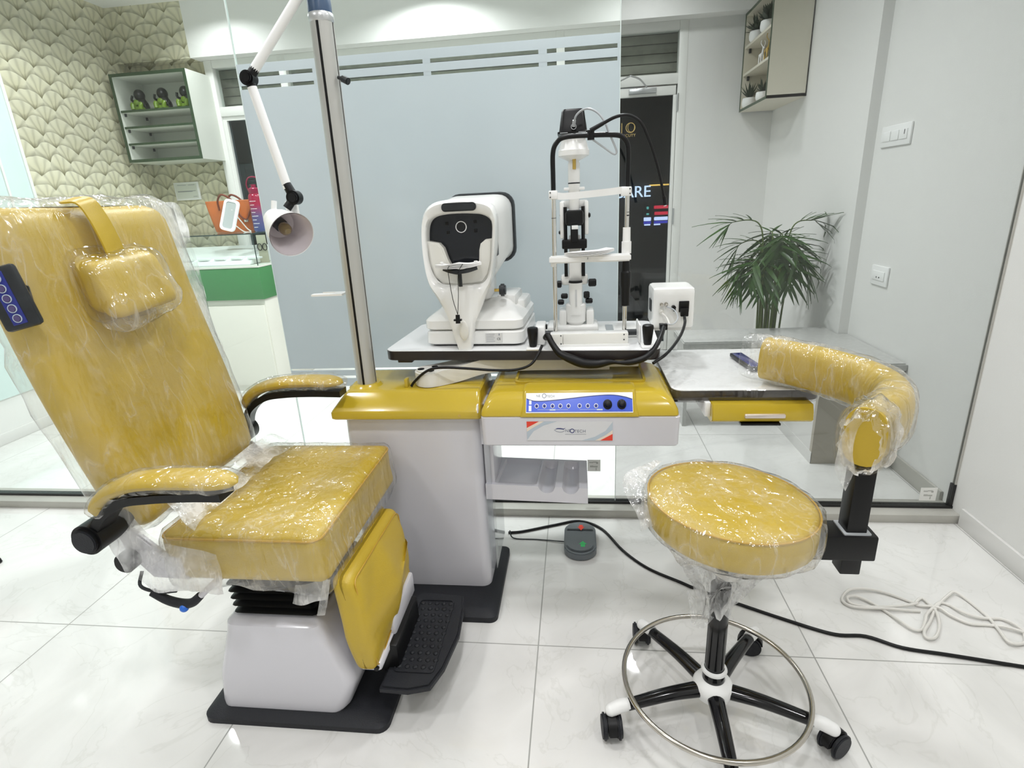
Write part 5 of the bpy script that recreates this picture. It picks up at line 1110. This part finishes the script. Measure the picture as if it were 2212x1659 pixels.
# ------------------------------------------------------------------ cabinets
def potted(x, y, z, r, lab, kind, grp=None):
    t = thing('potted_plant', lab, 'plant', (x, y, z), 'potted plants in the right cabinet')
    MB().lathe([(r * .75, 0), (r * .95, r * .25), (r, r * .7), (r * .92, r * 1.25), (r * .85, r * 1.3), (r * .8, r * 1.2), (0, r * 1.15)], (x, y, z), n=24).obj('pot', WHITE, t)
    b = MB(); rr = random.Random(int(x * 991 + y * 77 + z * 13)); tt2 = bmesh.new()
    for k in range(26 if kind else 60):
        a = rr.random() * 2 * PI; el = (.35 + .9 * rr.random()) if kind else (rr.random() * 1.5); d = Vector((math.cos(a) * math.cos(el), math.sin(a) * math.cos(el), math.sin(el)))
        ln = r * (1.7 + .8 * rr.random()) if kind else r * (1.0 + 1.2 * rr.random()); s_ = d.cross(Vector((0, 0, 1))).normalized() * r * (.17 if kind else .30)
        o_ = Vector((x, y, z + r * 1.2)) + d * r * (.1 if kind else .5 * rr.random())
        v = [tt2.verts.new(p) for p in (o_ + s_ * .5, o_ + d * ln * .5 + s_, o_ + d * ln, o_ + d * ln * .5 - s_, o_ - s_ * .5)]; tt2.faces.new(v)
    b._merge(tt2); b.obj('foliage', LEAFD, t)
cr = thing('shelf_cabinet', 'beige open wall cabinet with dark edge on the right wall, holding white pots', 'cabinet', (1.32, 4.33, 1.83))
def shell_r(): 
    b = MB(); x0, x1, y0, y1, z0, z1 = 1.20, XF, 4.04, 4.65, 1.83, 2.455
    b.box(x0, x1, y0, y0 + .018, z0, z1).box(x0, x1, y1 - .018, y1, z0, z1).box(x0, x1, y0, y1, z0, z0 + .018).box(x0, x1, y0, y1, z1 - .018, z1).box(x1 - .008, x1, y0, y1, z0, z1)
    return b
shell_r().obj('carcass', CABINR, cr)
MB().ring([(4.04, 1.83), (4.65, 1.83), (4.65, 2.455), (4.04, 2.455)], [(4.056, 1.846), (4.634, 1.846), (4.634, 2.439), (4.056, 2.439)], 1.197, 1.2005, 'yz').obj('edge_trim', GREEND, cr)
for z in (2.075, 2.25): MB().box(1.205, XF - .008, 4.058, 4.632, z - .016, z, bev=.001).obj('shelf', CABINR, cr)
for z in (2.052, 2.226): MB().box(1.23, 1.245, 4.62, 4.632, z - .02, z + .008).obj('shelf_pin', CHAR, cr)
potted(1.238, 4.50, 2.25, .048, 'white round pot with dark foliage, left on the top shelf of the right cabinet', 0)
potted(1.238, 4.26, 2.25, .048, 'white round pot with dark foliage, right on the top shelf of the right cabinet', 0)
potted(1.240, 4.565, 1.848, .048, 'white pot with spiky dark leaves on the lowest shelf of the right cabinet', 1)
potted(1.235, 4.255, 1.848, .040, 'small white pot in the lower right corner of the right cabinet', 1)
def deer(x, y, z, m, lab, s=1):
    t = thing('animal_figurine', lab, 'figurine', (x, y, z), 'animal figurines in the right cabinet')
    b = MB(); b.mi = 0
    sk = [((0, .03, .075), (0, -.03, .08), .016, .014), ((0, -.03, .08), (0, -.045, .125), .010, .007), ((0, -.042, .125), (0, -.075, .115), .009, .005)]
    for a_, c, r0, r1 in sk: b.cyl([x + a_[0] * s, y + a_[1] * s, z + a_[2] * s], [x + c[0] * s, y + c[1] * s, z + c[2] * s], r0 * s, r1 * s, 12, bev=.002)
    for dx in (-.009, .009):
        b.tube([(x + dx * .5 * s, y - .042 * s, z + .13 * s), (x + dx * 2 * s, y - .03 * s, z + .16 * s), (x + dx * 1.4 * s, y - .02 * s, z + .185 * s)], .0035 * s, 6, sub=3)
    b.obj('body', m, t)
    for dy in (-.026, .028):
        for dx in (-.009, .009): MB().tube([(x + dx * s, y + dy * s, z + .08 * s), (x + dx * s, y + dy * 1.15 * s, z + .04 * s), (x + dx * s, y + dy * 1.1 * s, z)], .0055 * s, 8, sub=3).obj('leg', m, t)
deer(1.232, 4.33, 2.075, WHITE, 'white antlered animal figurine on the middle shelf of the right cabinet', .75)
deer(1.228, 4.20, 2.075, BRASS, 'golden antlered animal figurine beside the white one in the right cabinet', .8)
cl = thing('display_cabinet', 'white open wall cabinet with green edges on the papered wall, three dark figurines inside', 'cabinet', (-3.2, 4.53, 1.724))
x0, x1, y0, y1, z0, z1 = -3.512, -2.885, 4.37, YS, 1.724, 2.350
MB().box(x0, x1, y1 - .008, y1, z0, z1).box(x0, x0 + .018, y0, y1 - .008, z0, z1).box(x1 - .018, x1, y0, y1 - .008, z0, z1).box(x0 + .018, x1 - .018, y0, y1 - .008, z0, z0 + .018).box(x0 + .018, x1 - .018, y0, y1 - .008, z1 - .018, z1).obj('carcass', CABIN, cl)
MB().ring([(x0, z0), (x1, z0), (x1, z1), (x0, z1)], [(x0 + .022, z0 + .022), (x1 - .022, z0 + .022), (x1 - .022, z1 - .022), (x0 + .022, z1 - .022)], y0 - .003, y0 + .0005, 'xz').obj('edge_trim', GREEND, cl)
for z in (2.100, 1.985, 1.866):
    so2 = MB().box(x0 + .02, x1 - .02, y0 + .015, y1 - .01, z - .016, z).obj('shelf', CABIN, cl)
    MB().box(x0 + .02, x1 - .02, y0 + .0125, y0 + .015, z - .016, z).obj('shelf_edge', GREEND, so2)
    for yy in (y0 + .05, y1 - .05): MB().box(x0 + .018, x0 + .03, yy - .006, yy + .006, z - .038, z - .016).obj('shelf_pin', CHAR, cl)
for i, (x, lab) in enumerate(((-3.37, 'dark squatting figurine in green, leftmost on the top shelf of the left cabinet'), (-3.175, 'dark squatting figurine in green, middle one on the top shelf of the left cabinet'), (-2.985, 'dark squatting figurine in green, rightmost on the top shelf of the left cabinet'))):
    y, z = 4.47, 2.100
    t = thing('squatting_figurine', lab, 'figurine', (x, y, z), 'dark figurines in the left cabinet')
    MB().lathe([(.030, 0), (.046, .012), (.05, .03), (.044, .055), (.030, .08), (.026, .095), (.0, .10)], (x + .006, y, z), n=24).sph((x, y - .004, z + .112), .040, (1, .95, 1.08), 20).obj('body', FIGD, t)
    MB().tube([(x + .04, y - .01, z + .06), (x + .05, y - .035, z + .035), (x + .058, y - .02, z + .01)], .010, 8, sub=4).tube([(x - .035, y - .01, z + .065), (x - .045, y - .04, z + .075), (x - .028 - .006 * i, y - .045, z + .105)], .009, 8, sub=4).obj('arm', FIGD, t)
    for sg in (-1, 1): MB().tube([(x + sg * .018, y - .03, z + .02), (x + sg * .036, y - .055, z + .045), (x + sg * .030, y - .062, z + .006)], .015, 10, sub=4).obj('leg', FIGG, t)
    MB().lathe([(.050, .0), (.054, .012), (.050, .026), (.04, .032)], (x, y - .006, z), n=24).sph((x - .005 + .006 * i, y - .048, z + .055), .018, (1.3, .7, 1.2), 12).obj('garment', FIGG, t)
nt_ = thing('wall_notice', 'small white framed notice on the leaf-patterned wallpaper', 'notice', (-3.30, YS - .012, 1.435))
MB().box(-3.415, -3.19, YS - .014, YS, 1.433, 1.578, bev=.003).obj('frame', WHITE, nt_)
MB().box(-3.40, -3.205, YS - .0155, YS - .0135, 1.447, 1.564).obj('sheet', mat('notice_sheet', (.72, .74, .68), .3), nt_)
b = MB()
for z, a_, c in ((1.553, -3.38, -3.30), (1.553, -3.28, -3.22), (1.505, -3.385, -3.22), (1.50, -3.385, -3.25), (1.46, -3.25, -3.215)): b.box(a_, c, YS - .0162, YS - .0155, z, z + .003)
b.obj('printed_lines', INKG, nt_)
# ------------------------------------------------------------------ display counter and the things on it
dc_ = thing('display_counter', 'cream counter with green band and glass display case in the front room', 'counter', (-2.9, 4.05, 0))
cx0, cx1, cy0, cy1 = XL + .03, -2.245, 3.775, 4.42
MB().box(cx0, cx1 - .01, cy0 + .02, cy1, 0, .705, bev=.002).box(cx0, cx1 - .02, cy0 + .008, cy0 + .02, .05, .66, bev=.002).obj('base', CREAM, dc_)
MB().box(cx0, cx1, cy0, cy1, .705, .932, bev=.002).obj('green_band', GREENB, dc_)
MB().box(cx0, cx1 + .003, cy0 - .003, cy1, .932, .945, bev=.001).obj('counter_trim', mat('case_trim', (.70, .70, .64), .3), dc_)
gl = MB().box(cx0, cx1, cy0, cy0 + .006, .945, 1.160).box(cx1 - .006, cx1, cy0 + .006, cy1, .945, 1.160).obj('glass_side', GLASS, dc_)
MB().box(cx0, cx1, cy0, cy1, 1.160, 1.168).obj('glass_top', GLASS, dc_)
MB().box(cx0, cx1, cy0 - .001, cy0 + .0005, 1.1600, 1.168).box(cx1 - .0005, cx1 + .001, cy0, cy1, 1.160, 1.168).box(cx1 - .004, cx1 + .0008, cy0 - .0008, cy0 + .004, .945, 1.16).obj('glass_edges', mat('dark_glass_edge', (.03, .05, .045), .2), dc_)
MB().prism([(3.85, .947), (4.38, .947), (4.38, 1.055), (4.30, 1.055), (3.87, .975)], cx0 + .05, cx1 - .10, 'yz', bev=.003).obj('display_stand', WHITE, dc_)
b = MB()
for k in range(9): b.box(cx0 + .12 + k * .13, cx0 + .20 + k * .13, 3.88, 3.95, .982, .996, bev=.003)
b.obj('display_ridges', WHITE, dc_)
def eyeglasses():
    t = thing('eyeglasses', 'black framed eyeglasses on a beige card inside the glass counter', 'eyeglasses', (-2.30, 3.95, .95))
    MB().box(-2.345, -2.275, 3.985, 3.995, .946, 1.145, bev=.002).obj('display_card', mat('beige_card', (.56, .52, .40), .5), t)
    for c in (-2.325, -2.285): MB().tube([(c + .017 * math.cos(a), 3.978, 1.06 + .024 * math.sin(a)) for a in [2 * PI * k / 16 for k in range(16)]], .003, 6, True, 2).obj('rim', BLK, t)
    MB().tube([(-2.310, 3.978, 1.066), (-2.302, 3.978, 1.066)], .002, 6, sub=1).tube([(-2.345, 3.978, 1.07), (-2.35, 4.05, 1.07)], .002, 6, sub=1).obj('bridge', BLK, t)
eyeglasses()
bg = thing('handbag', 'tan leather handbag with two handles on the glass counter', 'bag', (-2.57, 4.12, 1.168))
def bagl(z, hx, hy, dx=0): return [(x - 2.60 + dx, y + 4.16, z) for x, y in rrect(-hx, hx, -hy, hy, min(hx, hy) * .7, 5)]
MB().loft([bagl(1.169, .135, .055), bagl(1.18, .142, .062), bagl(1.26, .162, .055), bagl(1.34, .185, .035), bagl(1.395, .200, .016), bagl(1.40, .198, .006)]).obj('body', TANB, bg)
for y_ in (4.065, 4.19): MB().tube([(-2.665, y_ + .04, 1.33), (-2.655, y_ + .025, 1.40), (-2.605, y_ + .01, 1.440), (-2.545, y_ + .025, 1.40), (-2.535, y_ + .04, 1.33)], .0075, 8).obj('handle', TAND, bg)
MB().tube([(-2.545, 4.10, 1.38), (-2.505, 4.085, 1.30), (-2.455, 4.09, 1.26), (-2.42, 4.115, 1.33)], .007, 8).obj('strap', TAND, bg)
MB().box(-2.475, -2.445, 4.09, 4.10, 1.24, 1.262, bev=.002).obj('buckle', CHROME, bg)
mi = thing('mirror_stand', 'small white-framed mirror leaning on a wire stand in front of the tan handbag', 'mirror', (-2.53, 3.93, 1.168))
MMx = Matrix.Translation((-2.520, 3.92, 1.187)) @ Matrix.Rotation(math.radians(-14), 4, 'X') @ Matrix.Rotation(math.radians(15), 4, 'Y')
on(MB().ring(rrect(-.058, .058, .001, .225, .03), rrect(-.040, .040, .018, .207, .018), -.008, .008), MMx).obj('frame', WHITE, mi)
on(MB().prism(rrect(-.042, .042, .016, .209, .018), -.003, .006), MMx).obj('glass', mat('mirror_grey', (.55, .57, .57), .12, metal=.3), mi)
MB().tube([(-2.47, 3.95, 1.33), (-2.425, 4.02, 1.20), (-2.395, 4.02, 1.1735), (-2.45, 4.02, 1.1735), (-2.485, 3.95, 1.24)], .004, 8, sub=4).obj('wire_stand', FRAME, mi)
bo = thing('water_bottle', 'red to blue water bottle with white scale marks and loop handle', 'bottle', (-2.335, 4.06, 1.168))
bx_, by_ = -2.335, 4.06
MB().lathe([(.040, 0), (.048, .006), (.050, .02), (.050, .245), (.044, .262), (.036, .268), (0, .268)], (bx_, by_, 1.168), n=32).obj('body', gradient_z('bottle_gradient', [(0, (.05, .08, .22)), (.4, (.10, .08, .20)), (.72, (.30, .012, .045)), (1, (.28, .008, .04))], 0, 1), bo)
MB().lathe([(.038, .266), (.040, .270), (.040, .300), (.034, .306), (.018, .310), (.018, .330), (0, .332)], (bx_, by_, 1.168), n=28).obj('cap', mat('bottle_cap', (.24, .008, .045), .2), bo)
MB().tube([(bx_ - .042, by_, 1.45), (bx_ - .052, by_, 1.50), (bx_ - .028, by_, 1.545), (bx_ + .028, by_, 1.545), (bx_ + .052, by_, 1.50), (bx_ + .042, by_, 1.45)], .0045, 8).obj('loop_handle', bpy.data.materials['bottle_cap'], bo)
b = MB()
for k in range(8):
    z = 1.20 + k * .026; w2 = .028 + .012 * (k % 2)
    b.sweep([(bx_ + .0503 * math.sin(a), by_ - .0503 * math.cos(a), z) for a in [-.55 + (w2 / .04) * j / 8 for j in range(9)]], [(-.0004, -.0016), (.0004, -.0016), (.0004, .0016), (-.0004, .0016)], sub=1)
b.obj('scale_marks', WHITE, bo)
